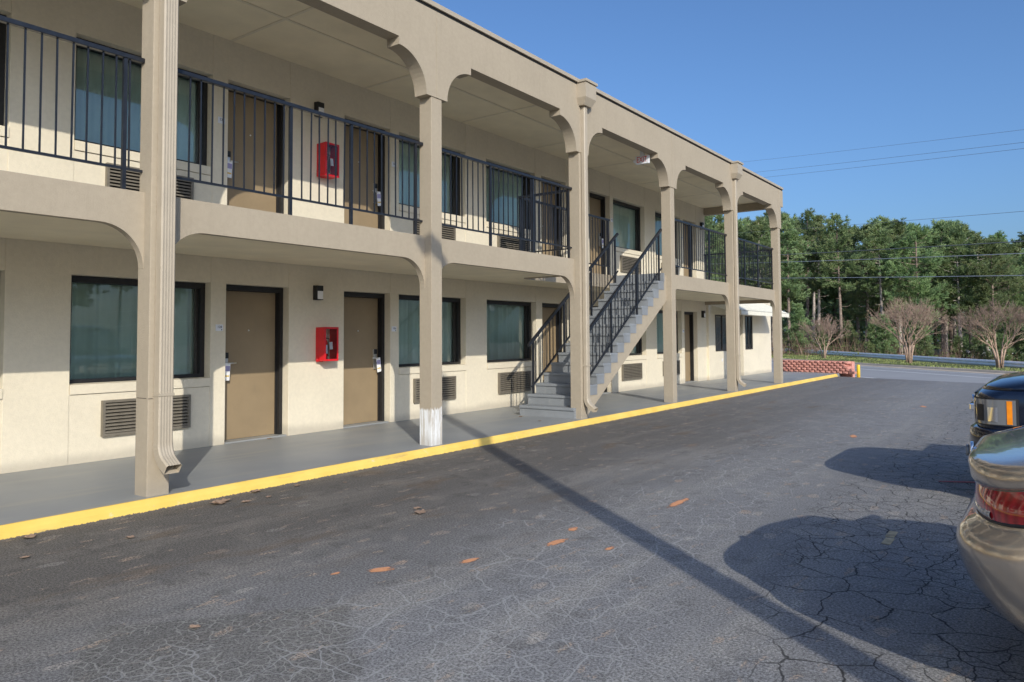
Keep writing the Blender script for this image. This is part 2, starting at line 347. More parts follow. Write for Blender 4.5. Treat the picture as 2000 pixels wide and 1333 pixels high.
M['old_line'] = plain('worn_yellow_line', (0.34, 0.28, 0.17), 0.8, 0.4, 12, world=True)
M['road_kerb'] = plain('concrete_gutter', (0.46, 0.38, 0.29), 0.85, 0.12, 2, world=True)
def grass_mat():
    t = NT('verge_grass'); p = t.wpos(); n = t.noise(p, 0.7, 5); n2 = t.noise(p, 9, 5, 0.7)
    c = t.ramp(n, [(0.3, (0.16, 0.155, 0.06)), (0.55, (0.135, 0.17, 0.05)), (0.8, (0.22, 0.185, 0.11))])
    c = t.mix(0.5, c, t.ramp(n2, [(0.3, (0.07, 0.08, 0.03)), (0.7, (0.27, 0.25, 0.12))])); t.col(c); t.set(Roughness=0.95); t.bump(n2, 0.8, 0.05); return t.m
M['grass'] = grass_mat()
M['floor_forest'] = plain('leaf_litter', (0.13, 0.09, 0.06), 0.95, 0.4, 0.6, bump=0.6, bscale=6, world=True)
M['blade'] = plain('grass_blade', (0.20, 0.23, 0.075), 0.8, 0.4, 0.9)
def needles(name, dark, light, dry):
    t = NT(name); n = t.noise(t.pos(), 0.9, 3); oi = t.node('ShaderNodeObjectInfo')
    c = t.ramp(n, [(0.28, dark), (0.55, light), (0.85, dry)])
    hs = t.node('ShaderNodeHueSaturation'); t.link(c, hs.inputs['Color'])
    t.link(t.smooth(oi.outputs['Random'], 0, 1, 1.15, 1.75), hs.inputs['Value'])
    t.link(t.smooth(oi.outputs['Random'], 0, 1, 0.485, 0.515), hs.inputs['Hue'])
    t.link(hs.outputs[0], t.b.inputs['Base Color']); t.set(Roughness=0.6); 
    tl = t.node('ShaderNodeBsdfTranslucent'); t.link(hs.outputs[0], tl.inputs[0])
    mx = t.node('ShaderNodeMixShader'); mx.inputs[0].default_value = 0.4
    t.link(t.b.outputs[0], mx.inputs[1]); t.link(tl.outputs[0], mx.inputs[2]); t.link(mx.outputs[0], t.out.inputs[0]); return t.m
M['needle'] = needles('pine_needles', (0.085, 0.135, 0.066), (0.185, 0.245, 0.105), (0.29, 0.305, 0.145))
M['bush'] = needles('shrub_leaves', (0.06, 0.085, 0.025), (0.12, 0.16, 0.045), (0.22, 0.20, 0.07))

class MB:
    """collects faces; build() links them as one mesh object"""
    def __init__(s): s.v = []; s.f = []; s.smooth = []
    def add(s, vs, fs, sm=False):
        o = len(s.v); s.v += [tuple(a) for a in vs]
        for f in fs: s.f.append(tuple(i+o for i in f)); s.smooth.append(sm)
        return s
    def box(s, x0, x1, y0, y1, z0, z1, b=0.0):
        if b > 0:
            bm = bmesh.new(); bmesh.ops.create_cube(bm, size=1)
            for v in bm.verts: v.co = Vector(((x0+x1)/2+v.co.x*(x1-x0), (y0+y1)/2+v.co.y*(y1-y0), (z0+z1)/2+v.co.z*(z1-z0)))
            bmesh.ops.bevel(bm, geom=list(bm.edges), offset=b, segments=2, profile=0.6, affect='EDGES')
            bm.verts.index_update(); s.add([v.co for v in bm.verts], [[v.index for v in f.verts] for f in bm.faces]); bm.free(); return s
        v = [(x, y, z) for z in (z0, z1) for y in (y0, y1) for x in (x0, x1)]
        return s.add(v, [(0, 2, 3, 1), (4, 5, 7, 6), (0, 1, 5, 4), (2, 6, 7, 3), (0, 4, 6, 2), (1, 3, 7, 5)])
    def prism(s, poly, a0, a1, axis='y', sm=False):
        """closed polygon in the two other axes (x,z / y,z / x,y) extruded from a0 to a1"""
        def P(u, v, a): return {'y': (u, a, v), 'x': (a, u, v), 'z': (u, v, a)}[axis]
        n = len(poly); vs = [P(u, v, a0) for u, v in poly] + [P(u, v, a1) for u, v in poly]
        return s.add(vs, [tuple(range(n)), tuple(range(2*n-1, n-1, -1))] + [(i, i+n, (i+1) % n+n, (i+1) % n) for i in range(n)], sm)
    def tube(s, pts, rad, n=8, cap=True, sm=True):
        pts = [Vector(p) for p in pts]; rad = rad if isinstance(rad, (list, tuple)) else [rad]*len(pts)
        rings = []; ref = None
        for i, p in enumerate(pts):
            d = (pts[min(i+1, len(pts)-1)]-pts[max(i-1, 0)]).normalized()
            if ref is None: ref = d.orthogonal().normalized()
            a = (ref - d*ref.dot(d)); a = a.normalized() if a.length > 1e-6 else d.orthogonal().normalized(); ref = a
            b = d.cross(a); rings.append([p+(a*math.cos(2*PI*k/n)+b*math.sin(2*PI*k/n))*rad[i] for k in range(n)])
        vs = [v for r in rings for v in r]; fs = []
        for i in range(len(pts)-1):
            for k in range(n): fs.append((i*n+k, i*n+(k+1) % n, (i+1)*n+(k+1) % n, (i+1)*n+k))
        if cap: fs += [tuple(range(n-1, -1, -1)), tuple(range((len(pts)-1)*n, len(pts)*n))]
        return s.add(vs, fs, sm)
    def bar(s, p, q, w, h):
        """square bar from p to q"""
        p, q = Vector(p), Vector(q); d = (q-p).normalized(); up = Vector((0, 0, 1))
        if abs(d.z) > 0.95: up = Vector((0, 1, 0))
        a = d.cross(up).normalized()*w/2; b = a.cross(d).normalized()*h/2
        vs = [c+i*a+j*b for c in (p, q) for i, j in ((-1, -1), (1, -1), (1, 1), (-1, 1))]
        return s.add(vs, [(3, 2, 1, 0), (4, 5, 6, 7), (0, 1, 5, 4), (1, 2, 6, 5), (2, 3, 7, 6), (3, 0, 4, 7)])
    def mesh(s, name):
        me = bpy.data.meshes.new(name); me.from_pydata(s.v, [], s.f); me.polygons.foreach_set('use_smooth', s.smooth); me.update()
        return me
    def build(s, name, mat, parent=None, loc=None, fix=True):
        me = s.mesh(name)
        if fix:
            bm = bmesh.new(); bm.from_mesh(me); bmesh.ops.recalc_face_normals(bm, faces=list(bm.faces)); bm.to_mesh(me); bm.free()
        me.materials.append(M[mat] if isinstance(mat, str) else mat)
        return obj(name, me, parent, loc)
def obj(name, me, parent=None, loc=None):
    o = bpy.data.objects.new(name, me); COL.objects.link(o)
    if parent: o.parent = parent
    if loc is not None: o.location = loc
    return o
def tag(o, label=None, cat=None, group=None, kind=None):
    for k, v in (('label', label), ('category', cat), ('group', group), ('kind', kind)):
        if v: o[k] = v
    return o
def empty(name, loc=(0, 0, 0), label=None, cat=None, group=None, rz=0):
    o = bpy.data.objects.new(name, None); COL.objects.link(o); o.location = loc; o.rotation_euler.z = rz
    o.empty_display_size = 0.2
    return tag(o, label, cat, group)
def copy_tree(o, parent=None):
    c = o.copy(); COL.objects.link(c); c.parent = parent
    for ch in list(o.children): copy_tree(ch, c)
    return c
def text_mesh(name, body, size, mat, parent, matrix, extrude=0.001, xscale=1.0):
    cu = bpy.data.curves.new(name, 'FONT'); cu.body = body; cu.size = size; cu.align_x = 'CENTER'; cu.align_y = 'CENTER'; cu.extrude = extrude
    t = bpy.data.objects.new(name+'_tmp', cu); COL.objects.link(t)
    dg = bpy.context.evaluated_depsgraph_get(); me = bpy.data.meshes.new_from_object(t.evaluated_get(dg))
    bpy.data.objects.remove(t); bpy.data.curves.remove(cu)
    for v in me.vertices: v.co.x *= xscale
    me.materials.clear(); me.materials.append(M[mat]); me.transform(matrix)
    return obj(name, me, parent)
FACE_FRONT = Matrix(((1, 0, 0, 0), (0, 0, -1, 0), (0, 1, 0, 0), (0, 0, 0, 1)))      # text facing -Y
FACE_LEFT = Matrix(((0, 0, -1, 0), (-1, 0, 0, 0), (0, 1, 0, 0), (0, 0, 0, 1)))      # text facing -X

# ------------------------------------------------------------------ key dimensions
S = 0.098; W = 2.376; ZB = 2.808; ZU = 2.75                # walkway level, room wall plane, upper band top, storey height
CX = [-0.28, 3.425, 7.118, 10.835, 14.55, 18.268, 22.07]; CWX, CWY = 0.205, 0.212
X0, XE = -4.0, 22.46

# ------------------------------------------------------------------ ground, road, verge
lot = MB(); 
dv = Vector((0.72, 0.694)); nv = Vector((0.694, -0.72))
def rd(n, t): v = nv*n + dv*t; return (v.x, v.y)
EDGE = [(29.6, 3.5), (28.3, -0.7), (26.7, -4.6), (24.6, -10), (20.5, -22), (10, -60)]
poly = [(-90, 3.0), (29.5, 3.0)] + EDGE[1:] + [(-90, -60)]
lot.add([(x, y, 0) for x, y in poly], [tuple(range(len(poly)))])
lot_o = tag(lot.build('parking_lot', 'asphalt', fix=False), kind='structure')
if lot_o.data.polygons[0].normal.z < 0: lot_o.data.flip_normals()
ter = MB()                                                   # the ground sheet that carries everything, falling away beyond the guard rail
ring = [(-400, -400), (400, -400), (400, 400), (-400, 400)]
def ground_z(x, y):
    n = x*nv.x + y*nv.y
    if n < 28.4: return -0.16
    if n < 36: return -0.16 - (n-28.4)*0.026
    return -0.36 - min(2.6, (n-36)*0.10)
NG = 60; gx = []; 
xs = [-400, -250, -150, -90, -50, -20] + [i*2.5 for i in range(0, 60)] + [160, 200, 260, 400]
ys = [-400, -250, -150, -100] + [-70+i*2.5 for i in range(0, 68)] + [110, 150, 250, 400]
vsg = [(x, y, ground_z(x, y) if x > 5 else -0.16) for y in ys for x in xs]
nx = len(xs); ter.add(vsg, [(j*nx+i, j*nx+i+1, (j+1)*nx+i+1, (j+1)*nx+i) for j in range(len(ys)-1) for i in range(nx-1)], True)
tag(ter.build('terrain', 'floor_forest', fix=False), kind='structure')
def strip(name, n0, n1, z0, z1, mat, t0=-120, t1=140, step=4):
    b = MB(); k = int((t1-t0)/step); vs = []
    for i in range(k+1):
        t = t0+i*step; a = rd(n0, t); c = rd(n1, t); vs += [(a[0], a[1], z0), (c[0], c[1], z1)]
    b.add(vs, [(2*i, 2*i+1, 2*i+3, 2*i+2) for i in range(k)])
    o = b.build(name, mat, fix=False)
    if o.data.polygons[0].normal.z < 0: o.data.flip_normals()
    return tag(o, kind='structure')
strip('road', 15.0, 27.9, -0.12, -0.12, 'road')
for (n_, t0, t1, w_) in ((21.6, -10, 23.5, 0.12), (23.9, -40, 19, 0.12), (25.6, -60, 90, 0.12), (27.3, -60, 90, 0.10)):
    o = strip('lane_line', n_, n_+w_, -0.114, -0.114, 'line', t0, t1, 3 if t1-t0 > 3 else 1); o.parent = bpy.data.objects['road']; del o['kind']
kb = MB(); k = 62; vs = []
prof = [(27.9, -0.116), (28.35, -0.10), (28.40, -0.01), (28.55, -0.005), (28.6, -0.10)]
for i in range(k+1):
    for n_, z in prof: a = rd(n_, -110+i*4); vs.append((a[0], a[1], z))
np_ = len(prof); kb.add(vs, [(i*np_+j, i*np_+j+1, (i+1)*np_+j+1, (i+1)*np_+j) for i in range(k) for j in range(np_-1)])
tag(kb.build('road_kerb', 'road_kerb'), kind='structure')
strip('grass_verge', 28.55, 36.8, -0.03, -0.10, 'grass')
# apron of the lot down to the road
ap = MB(); vs = []
for x, y in EDGE: vs += [(x, y, 0.0), (x+1.6, y-0.6, -0.115)]
ap.add(vs, [(2*i, 2*i+1, 2*i+3, 2*i+2) for i in range(len(EDGE)-1)])
ao = ap.build('lot_apron', 'road', fix=False); tag(ao, kind='structure')
for p in ao.data.polygons:
    if p.normal.z < 0: ao.data.flip_normals(); break
gb = MB(); rng = random.Random(3)
for i in range(26000):
    t = rng.uniform(-18, 62); n_ = rng.uniform(28.7, 36.2); x, y = rd(n_, t); z = -0.03 - (n_-28.55)*0.0085
    h = rng.uniform(0.03, 0.10); a = rng.uniform(0, 6.28); w_ = 0.02; lx, ly = rng.uniform(-.03, .03), rng.uniform(-.03, .03)
    gb.add([(x-math.cos(a)*w_, y-math.sin(a)*w_, z), (x+math.cos(a)*w_, y+math.sin(a)*w_, z), (x+lx, y+ly, z+h)], [(0, 1, 2)])
tag(gb.build('grass', 'blade', fix=False), 'short green grass on the verge between road and guard rail', 'grass', kind='stuff')

# sprayed paint marks and a worn stall line on the lot
def blot(name, cx, cy, L, wd, ang, mat, seed, z=0.005):
    r = random.Random(seed); pts = []
    for k in range(22):
        a = 2*PI*k/22; rr = 1.25+r.uniform(-.06, .06); u, v = math.cos(a)*L/2*rr, math.sin(a)*wd*0.6*rr
        pts.append((cx+u*math.cos(ang)-v*math.sin(ang), cy+u*math.sin(ang)+v*math.cos(ang), z))
    b = MB().add(pts, [tuple(range(22))]); o = b.build(name, mat, lot_o, fix=False)
    if o.data.polygons[0].normal.z < 0: o.data.flip_normals()
for i, (x, y, L, wd, a) in enumerate([(3.40, -2.96, .19, .055, -.55), (3.87, -3.30, .17, .045, -.35), (4.56, -3.53, .24, .055, -.2), (6.26, -3.73, .42, .06, .05),
        (11.79, -4.04, .34, .06, .3), (17.4, -4.23, .4, .07, .4), (4.65, -3.92, .11, .04, 0), (4.95, -3.44, .12, .05, .4), (3.18, -2.78, .07, .03, -.3)]):
    blot('paint_mark', x, y, L, wd, a, 'orange', i)
lm = MB(); 
for k in range(2): x = 5.86+k*0.22; lm.box(x, x+0.19, -5.495+k*.012, -5.435+k*.012, 0.003, 0.005)
lm.build('stall_line', 'old_line', lot_o)
blot('red_mark', 8.75, -5.69, .55, .05, -1.1, 'red_line', 31)

# ------------------------------------------------------------------ walkway slab and yellow kerb
wk = MB(); wk.box(X0, 29.3, -0.085, W+0.3, -0.1, S); tag(wk.build('walkway', 'walkway'), kind='structure')
kb = MB(); N = 180; r = random.Random(11); prof = lambda j: [(-0.146+r.uniform(-.002, .002), -0.02), (-0.128+r.uniform(-.002, .002), S*0.55), (-0.110, S-0.020+r.uniform(-.003, .003)), (-0.088, S+0.003), (-0.075+r.uniform(-.006, .006), S+0.0045), (-0.07, S-0.01)]
vs = []; 
for i in range(N+1):
    x = X0+(28.35-X0)*i/N; vs += [(x, y, z) for y, z in prof(i)]
kb.add(vs, [(i*6+j, i*6+j+1, (i+1)*6+j+1, (i+1)*6+j) for i in range(N) for j in range(5)] + [tuple(range(6)), tuple(range(N*6+5, N*6-1, -1))])
tag(kb.build('kerb', 'yellow'), kind='structure')

# ------------------------------------------------------------------ motel building
motel = empty('motel_building', (0, 0, 0), 'two storey beige motel block with arched galleries and tan doors', 'building')
OPEN = [('D', .21, 1.20), ('W', 1.42, 3.14), ('W', 3.79, 5.49), ('D', 5.71, 6.71), ('D', 7.73, 8.72), ('W', 8.92, 10.67), ('W', 11.30, 12.99),
        ('D', 13.22, 14.21), ('D', 15.27, 16.27), ('W', 16.44, 18.20), ('W', 18.86, 20.55), ('D', 20.75, 21.73)]
def wall_floor(z0, z1, dz, end):
    last = X0
    for k, a, b in OPEN + [('E', end, end)]:
        MB().box(last, a, W, W+0.30, z0, z1, 0.006).build('wall_pier', 'cream', motel)
        if k == 'E': break
        top = 2.215+dz
        MB().box(a, b, W+0.007, W+0.29, top, z1-0.002, 0.004).build('wall_lintel', 'cream', motel)
        if k == 'W': MB().box(a, b, W+0.007, W+0.29, z0, 0.868+dz, 0.004).build('wall_apron', 'cream', motel)
        last = b
wall_floor(S, 2.70, 0, XE); wall_floor(2.701, 5.53, ZU, XE)
MB().box(XE-0.3, XE-0.003, W+0.302, 9.0, S, 5.5).build('end_wall', 'cream', motel)

MB().box(X0, XE-0.301, 8.98, 9.0, S, 5.5).build('back_wall', 'cream', motel); MB().box(X0, X0+0.02, W+0.301, 8.979, S, 5.5).build('end_wall', 'cream', motel)
# windows
def curtain_mesh(w, h, seed):
    r = random.Random(seed); n = 110; b = MB(); vs = []
    ph = [r.uniform(0, 6) for _ in range(4)]; gap = r.choice([0.33, 0.5, 0.62])
    for j, z in enumerate((0, h*0.5, h)):
        for i in range(n+1):
            u = i/n; f = 0.028*math.sin(u*38*w/1.7+ph[0]+0.5*math.sin(u*9+ph[1])) + 0.014*math.sin(u*83+ph[2]) + 0.02*math.sin(u*11+ph[3]+j*.25)
            if abs(u-gap) < 0.012: f += 0.05
            vs.append((u*w, f, z))
    b.add(vs, [(j*(n+1)+i, j*(n+1)+i+1, (j+1)*(n+1)+i+1, (j+1)*(n+1)+i) for j in range(2) for i in range(n)], True)
    return b
REC = 0.13
def pane_sheet(x0, x1, y, z0, z1, name, parent, mat='glass'):
    b = MB().add([(x0, y, z0), (x1, y, z0), (x1, y, z1), (x0, y, z1)], [(0, 1, 2, 3)]); o = b.build(name, mat, parent, fix=False)
    if o.data.polygons[0].normal.y > 0: o.data.flip_normals()
    return o
def window(a, b, dz, seed, flip):
    w = b-a; o = empty('window', (a, W+REC, 0.985+dz)); o.parent = motel; h = 2.213-0.985
    fr = MB(); t = 0.062
    fr.box(0.003, w-0.003, 0, 0.13, 0.0, t*0.75); fr.box(0.003, w-0.003, 0, 0.13, h-t-0.012, h-0.003)
    fr.box(0.003, t, 0.001, 0.129, t*0.75, h-t-0.012); fr.box(w-t, w-0.003, 0.001, 0.129, t*0.75, h-t-0.012)
    fr.build('frame', 'black', o)
    mx = w*0.5; MB().box(w-t-0.03, w-t-0.001, 0.07, 0.11, t*0.75, h-t-0.012).build('sash', 'frame_in', o); MB().box(t+0.001, t+0.03, 0.07, 0.11, t*0.75, h-t-0.012).build('sash', 'frame_in', o)
    pane_sheet(t, w-t, 0.100, t*0.75, h-t-0.012, 'glass', o)
    c = curtain_mesh(w-0.02, h, seed).build('curtain', 'curtain', o, (0.01, 0.165, 0), fix=False)
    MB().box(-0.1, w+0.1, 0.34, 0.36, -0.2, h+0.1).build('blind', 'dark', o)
    s = MB(); s.prism([(-REC-0.012, -0.005), (-REC-0.012, -0.112), (0.10, -0.112), (0.10, -0.001), (-0.002, -0.001), (-0.02, 0.012-0.008)], 0.003, w-0.003, 'x'); s.build('sill', 'cream', o)
    # air conditioner grille below
    g = empty('air_conditioner_grille', (a+0.345, W, 0.375+dz)); g.parent = motel; gw, gh = 1.07, 0.41
    f = MB(); f.box(0, gw, -0.045, 0.006, 0, 0.028); f.box(0, gw, -0.045, 0.006, gh-0.028, gh); f.box(0, 0.03, -0.0445, 0.006, 0.028, gh-0.028); f.box(gw-0.03, gw, -0.0445, 0.006, 0.028, gh-0.028)
    f.build('grille_frame', 'grille', g); MB().box(0.03, gw-0.03, -0.004, 0.005, 0.028, gh-0.028).build('grille_back', 'dark', g)
    for k in range(9):
        sl = obj('slat', slat_me, g, (0.03, 0, 0.034+k*0.0393))
sl = MB(); sl.prism([(-0.041, 0.000), (-0.040, 0.017), (-0.010, 0.027), (-0.010, 0.022), (-0.035, 0.013), (-0.036, 0.0)], 0, 1.01, 'x')
slat_me = sl.mesh('slat'); slat_me.materials.append(M['grille'])
# doors
lev = MB(); lev.tube([(0, -0.005, 0), (0, -0.055, 0), (0.02, -0.062, 0), (0.115, -0.062, 0.002)], 0.011, 8)
lev_me = lev.mesh('lever'); lev_me.materials.append(M['steel'])
def door(a, b, dz, right):
    w = b-a; o = empty('door', (a, W+REC, S+dz)); o.parent = motel; h = 2.213-S; t = 0.055
    fr = MB(); fr.box(0.003, w-0.003, 0, 0.13, h-t-0.02, h-0.003); fr.box(0.003, t, 0.001, 0.129, 0, h-t-0.02); fr.box(w-t, w-0.003, 0.001, 0.129, 0, h-t-0.02)
    fr.box(t, t+0.012, 0.065, 0.098, 0, h-t-0.02); fr.box(w-t-0.012, w-t, 0.065, 0.098, 0, h-t-0.02)
    fr.build('frame', 'black', o)
    MB().box(t+0.004, w-t-0.004, 0.100, 0.128, 0.022, h-t-0.024).build('leaf', 'door', o)
    MB().box(0.003, w-0.003, -0.10, 0.13, 0, 0.018).build('threshold', 'walkway', o)
    MB().tube([(w/2, 0.101, 1.50), (w/2, 0.094, 1.50)], 0.012, 10).build('peephole', 'steel', o)
    hx = w-t-0.085 if right else t+0.085; d = -1 if right else 1
    MB().box(hx-0.034, hx+0.034, 0.076, 0.100, 0.87, 1.20, 0.006).build('lock_plate', 'steel', o)
    MB().box(hx-0.030, hx+0.030, 0.058, 0.075, 1.12, 1.20, 0.006).build('card_reader', 'black', o)
    L = obj('handle', lev_me, o, (hx, 0.076, 1.055)); L.scale.x = d
    return hx+a
def make_hanger():
    b = MB(); vs = []
    pts = [(-0.045, 0), (0.045, 0), (0.045, -0.235), (-0.045, -0.235)]
    for y in (0, 0.0012): vs += [(x, y, z) for x, z in pts]
    b.add(vs, [(0, 1, 2, 3), (7, 6, 5, 4)] + [(i, i+4, (i+1) % 4+4, (i+1) % 4) for i in range(4)])
    root = empty('door_hanger'); b.build('card', 'white_paper', root)
    MB().box(-0.040, 0.040, -0.0012, -0.0004, -0.11, -0.04).build('print', 'paper_purple', root)
    MB().box(-0.036, 0.036, -0.0012, -0.0004, -0.185, -0.165).build('print', 'paper_gold', root)
    return root
hanger0 = make_hanger(); first_hanger = [True]
ROOMS = {}
dnum = 0; ORD = ['first', 'second', 'third', 'fourth', 'fifth', 'sixth']
nd = 0
for fl, dz in ((0, 0), (1, ZU)):
    k = 0; nd = 0
    for i, (t_, a, b) in enumerate(OPEN):
        if t_ == 'W': window(a, b, dz, 17*i+fl*5, i % 2)
        else:
            right = OPEN[i-1][0] != 'W'       # lock side faces the twin window
            if i == 0: right = True
            hx = door(a, b, dz, right)
            if fl == 0 or i in (3, 4, 8):
                if i in (0, 7, 11): continue
                h = hanger0 if first_hanger[0] else copy_tree(hanger0); first_hanger[0] = False
                h.location = (hx+0.012*(1 if right else -1), W+REC+0.076-0.058, S+dz+1.06); h.rotation_euler = (0.03, -0.14 if right else 0.05, 0)
                where = {3: 'the tan door nearest the ribbed downspout', 4: 'the tan door right of the red cabinet', 8: 'the tan door behind the staircase'}[i]
                tag(h, 'paper hanger on %s, %s floor' % (where, 'ground' if fl == 0 else 'upper'), 'door hanger', 'paper hangers on door handles')

# columns
for i, x in enumerate(CX):
    c = MB(); c.box(x, x+CWX, 0, CWY, S-0.01, 4.635, 0.008)
    o = c.build('column', 'taupe_primer' if i == 2 else 'taupe', motel)
    if i == 2: o['label'] = 'column with rough white primer at its foot'
MB().box(CX[1]-0.002, CX[1]+0.002, 0.03, 0.19, 0.958, 0.962).build('crack', 'dark', motel); MB().box(CX[1]+0.0, CX[1]+0.04, -0.002, 0.0, 0.955, 0.960).build('crack', 'dark', motel)
# upper arcade: one arched fascia panel per bay, and plain cheeks over the columns
def arc(cx, cz, rx, rz, a0, a1, n=14): return [(cx+rx*math.cos(a0+(a1-a0)*k/n), cz+rz*math.sin(a0+(a1-a0)*k/n)) for k in range(n+1)]
ZT = 5.782; Z1, Z2, ZS = 5.23, 5.13, 4.63
def fascia_panel(xl, xr, name):
    """panel from column axis xl to column axis xr"""
    L, R = xl+CWX/2, xr+CWX/2; cl, c_r = L+CWX/2+0.10, R-CWX/2-0.10
    pl = [(L+0.0015, ZT), (L+0.0015, ZS), (cl, ZS)]
    pl += arc(cl+0.50, ZS+0.01, 0.50, 0.49, PI, PI/2)[0:] + [(cl+0.50, Z1), (c_r-0.50, Z1)]
    pl += arc(c_r-0.50, ZS+0.01, 0.50, 0.49, PI/2, 0) + [(c_r, ZS), (R-0.0015, ZS), (R-0.0015, ZT)]
    MB().prism(pl, -0.012, 0.20, 'y').build(name, 'taupe', motel)
for i in range(len(CX)-1): fascia_panel(CX[i], CX[i+1], 'arched_fascia')
xl = CX[6]+CWX/2
MB().prism([(xl+0.0015, ZT), (xl+0.0015, ZS), (xl+0.195, ZS), (xl+0.195, 5.30), (22.585, 5.30), (22.585, ZT)], -0.012, 0.20, 'y').build('arched_fascia', 'taupe', motel)
MB().box(22.385, 22.585, 0.2005, 9.0, 5.28, ZT).build('end_fascia', 'taupe', motel)
MB().box(X0, CX[0]+CWX/2, -0.012, 0.2, Z1, ZT).build('fascia', 'taupe', motel)
MB().box(X0, 22.58, -0.004, 9.0, 5.783, 5.822).build('coping_gap', 'dark', motel)
MB().box(X0, 22.60, -0.034, 9.02, 5.823, 5.888, 0.006).build('coping', 'coping', motel)
for i, x in enumerate(CX):                                      # paired control-joint beads above the columns
    MB().box(x+CWX/2-0.012, x+CWX/2+0.012, -0.016, -0.005, ZS, ZT-0.05).build('joint_bead', 'taupe', motel)
MB().box(X0, 22.38, 0.2005, 9.0, 5.50, 5.55).build('ceiling', 'ceiling', motel)
for k in range(-3, 8):
    x = 5.746+2.395*k
    if X0 < x < 22.3: MB().box(x-0.022, x+0.022, 0.21, W-0.001, 5.492, 5.499).build('ceiling_batten', 'batten', motel)
MB().box(X0, 22.36, 1.19, 1.234, 5.490, 5.4985).build('ceiling_batten', 'batten', motel)
# upper walkway slab with the stair opening
SLZ0, SLZ1 = 2.553, ZB-0.012
OX0, OX1, OY = 10.98, 14.42, 1.27
MB().box(X0, OX0, 0.205, W-0.002, SLZ0, SLZ1).build('upper_walkway', 'ceiling', motel)
MB().box(OX1, 22.36, 0.205, W-0.002, SLZ0, SLZ1).build('upper_walkway', 'ceiling', motel)
MB().box(OX0+0.001, OX1-0.001, OY, W-0.002, SLZ0, SLZ1).build('upper_walkway', 'ceiling', motel)
MB().box(OX0, OX1, OY-0.006, OY-0.001, SLZ0-0.02, ZB).build('opening_edge', 'taupe', motel)
MB().box(OX0+0.001, OX0+0.006, 0.2, OY-0.007, SLZ0-0.02, ZB).build('opening_edge', 'taupe', motel)
MB().box(X0, OX0, 0.205, W-0.003, SLZ1+0.001, SLZ1+0.008).build('deck_paint', 'walkway', motel); MB().box(OX1, 22.36, 0.205, W-0.003, SLZ1+0.001, SLZ1+0.008).build('deck_paint', 'walkway', motel)
MB().box(OX0+0.001, OX1-0.001, OY, W-0.003, SLZ1+0.001, SLZ1+0.008).build('deck_paint', 'walkway', motel)
# lower band: flat panel with rounded corners between columns, set back from the column faces
BY0, BY1 = 0.115, 0.2
def band(L, R, rl=0.38, rr=0.38):
    pl = [(L, ZB), (L, 2.50-rl), (L+0.004, 2.50-rl)]
    pl += arc(L+0.004+rl, 2.50-rl, rl, rl, PI, PI/2, 12)[1:] + arc(R-0.004-rr, 2.50-rr, rr, rr, PI/2, 0, 12) + [(R, 2.50-rr), (R, ZB)]
    MB().prism(pl, BY0, BY1, 'y').build('gallery_band', 'taupe', motel)
for i in range(len(CX)-1):
    if i == 3: continue
    band(CX[i]+CWX-0.001, CX[i+1]+0.001)
MB().box(X0, CX[0]+0.001, BY0, BY1, 2.50, ZB).build('gallery_band', 'taupe', motel)
MB().box(22.362, 22.42, BY1+0.012, W, 2.45, ZB).build('gallery_end_band', 'taupe', motel)
MB().box(22.275, 22.36, BY0, BY1, 2.45, ZB).build('gallery_end_band', 'taupe', motel)

# ------------------------------------------------------------------ stairs
NR, RISE, RUN, SX = 15, (ZB-S)/15, 0.2585, 10.79
SY0, SY1 = 0.118, 1.245
stair = empty('staircase', (SX, SY0, S), 'straight grey painted staircase with beige stringer between two columns', 'staircase')
st_me = None
for k in range(NR-1):
    b = MB(); z1 = S+RISE*(k+1)
    b.box(SX+RUN*k-0.022, SX+RUN*(k+1)+0.012, SY0-0.012, SY1, z1-0.05, z1, 0.012)
    b.box(SX+RUN*k, SX+RUN*k+0.05, SY0-0.010, SY1-0.002, z1-RISE+0.001, z1-0.045)
    # closed end block, as cast
    b.box(SX+RUN*k+0.004, SX+RUN*(k+1), SY0-0.009, SY0+0.3, z1-RISE+0.001, z1-0.046)
    o = b.build('step', 'grey_paint', stair); o.matrix_parent_inverse = stair.matrix_world.inverted() if False else Matrix.Translation((-SX, -SY0, -S))
b = MB(); b.box(SX+RUN*(NR-1)-0.02, SX+RUN*(NR-1)+0.03, SY0-0.010, SY1, ZB-RISE+0.001, ZB-0.002)
o = b.build('step', 'grey_paint', stair); o.matrix_parent_inverse = Matrix.Translation((-SX, -SY0, -S))
def stringer(y0, y1):
    pl = [(SX+0.02, S), (SX+0.02, S+RISE*0.9)]
    pl = [(SX+0.10, S)]
    slope = RISE/RUN
    for k in range(NR):
        x = SX+RUN*k+0.012; pl += [(x, S+RISE*k+ (0.001 if k == 0 else -0.052)), (x, S+RISE*(k+1)-0.052)]
    pl = [(SX+0.012, S), (SX+0.012, S+RISE-0.052)]
    for k in range(1, NR): x = SX+RUN*k+0.012; pl += [(x, S+RISE*k-0.052), (x, S+RISE*(k+1)-0.052)]
    xt = 14.548; pl += [(xt, ZB-0.052), (xt, 2.24)]
    pl += [(SX+0.012+ (0.40), S)]
    return pl
for y0, y1 in ((SY0, SY0+0.09), (SY1-0.09, SY1-0.004)):
    o = MB().prism(stringer(0, 0), y0, y1, 'y').build('stringer', 'taupe', stair); o.matrix_parent_inverse = Matrix.Translation((-SX, -SY0, -S))
o = MB().prism([(SX+0.5, S+0.06), (14.53, 2.29), (14.53, 2.36), (SX+0.5, S+0.14)], SY0+0.09, SY1-0.09, 'y').build('soffit', 'ceiling', stair); o.matrix_parent_inverse = Matrix.Translation((-SX, -SY0, -S))

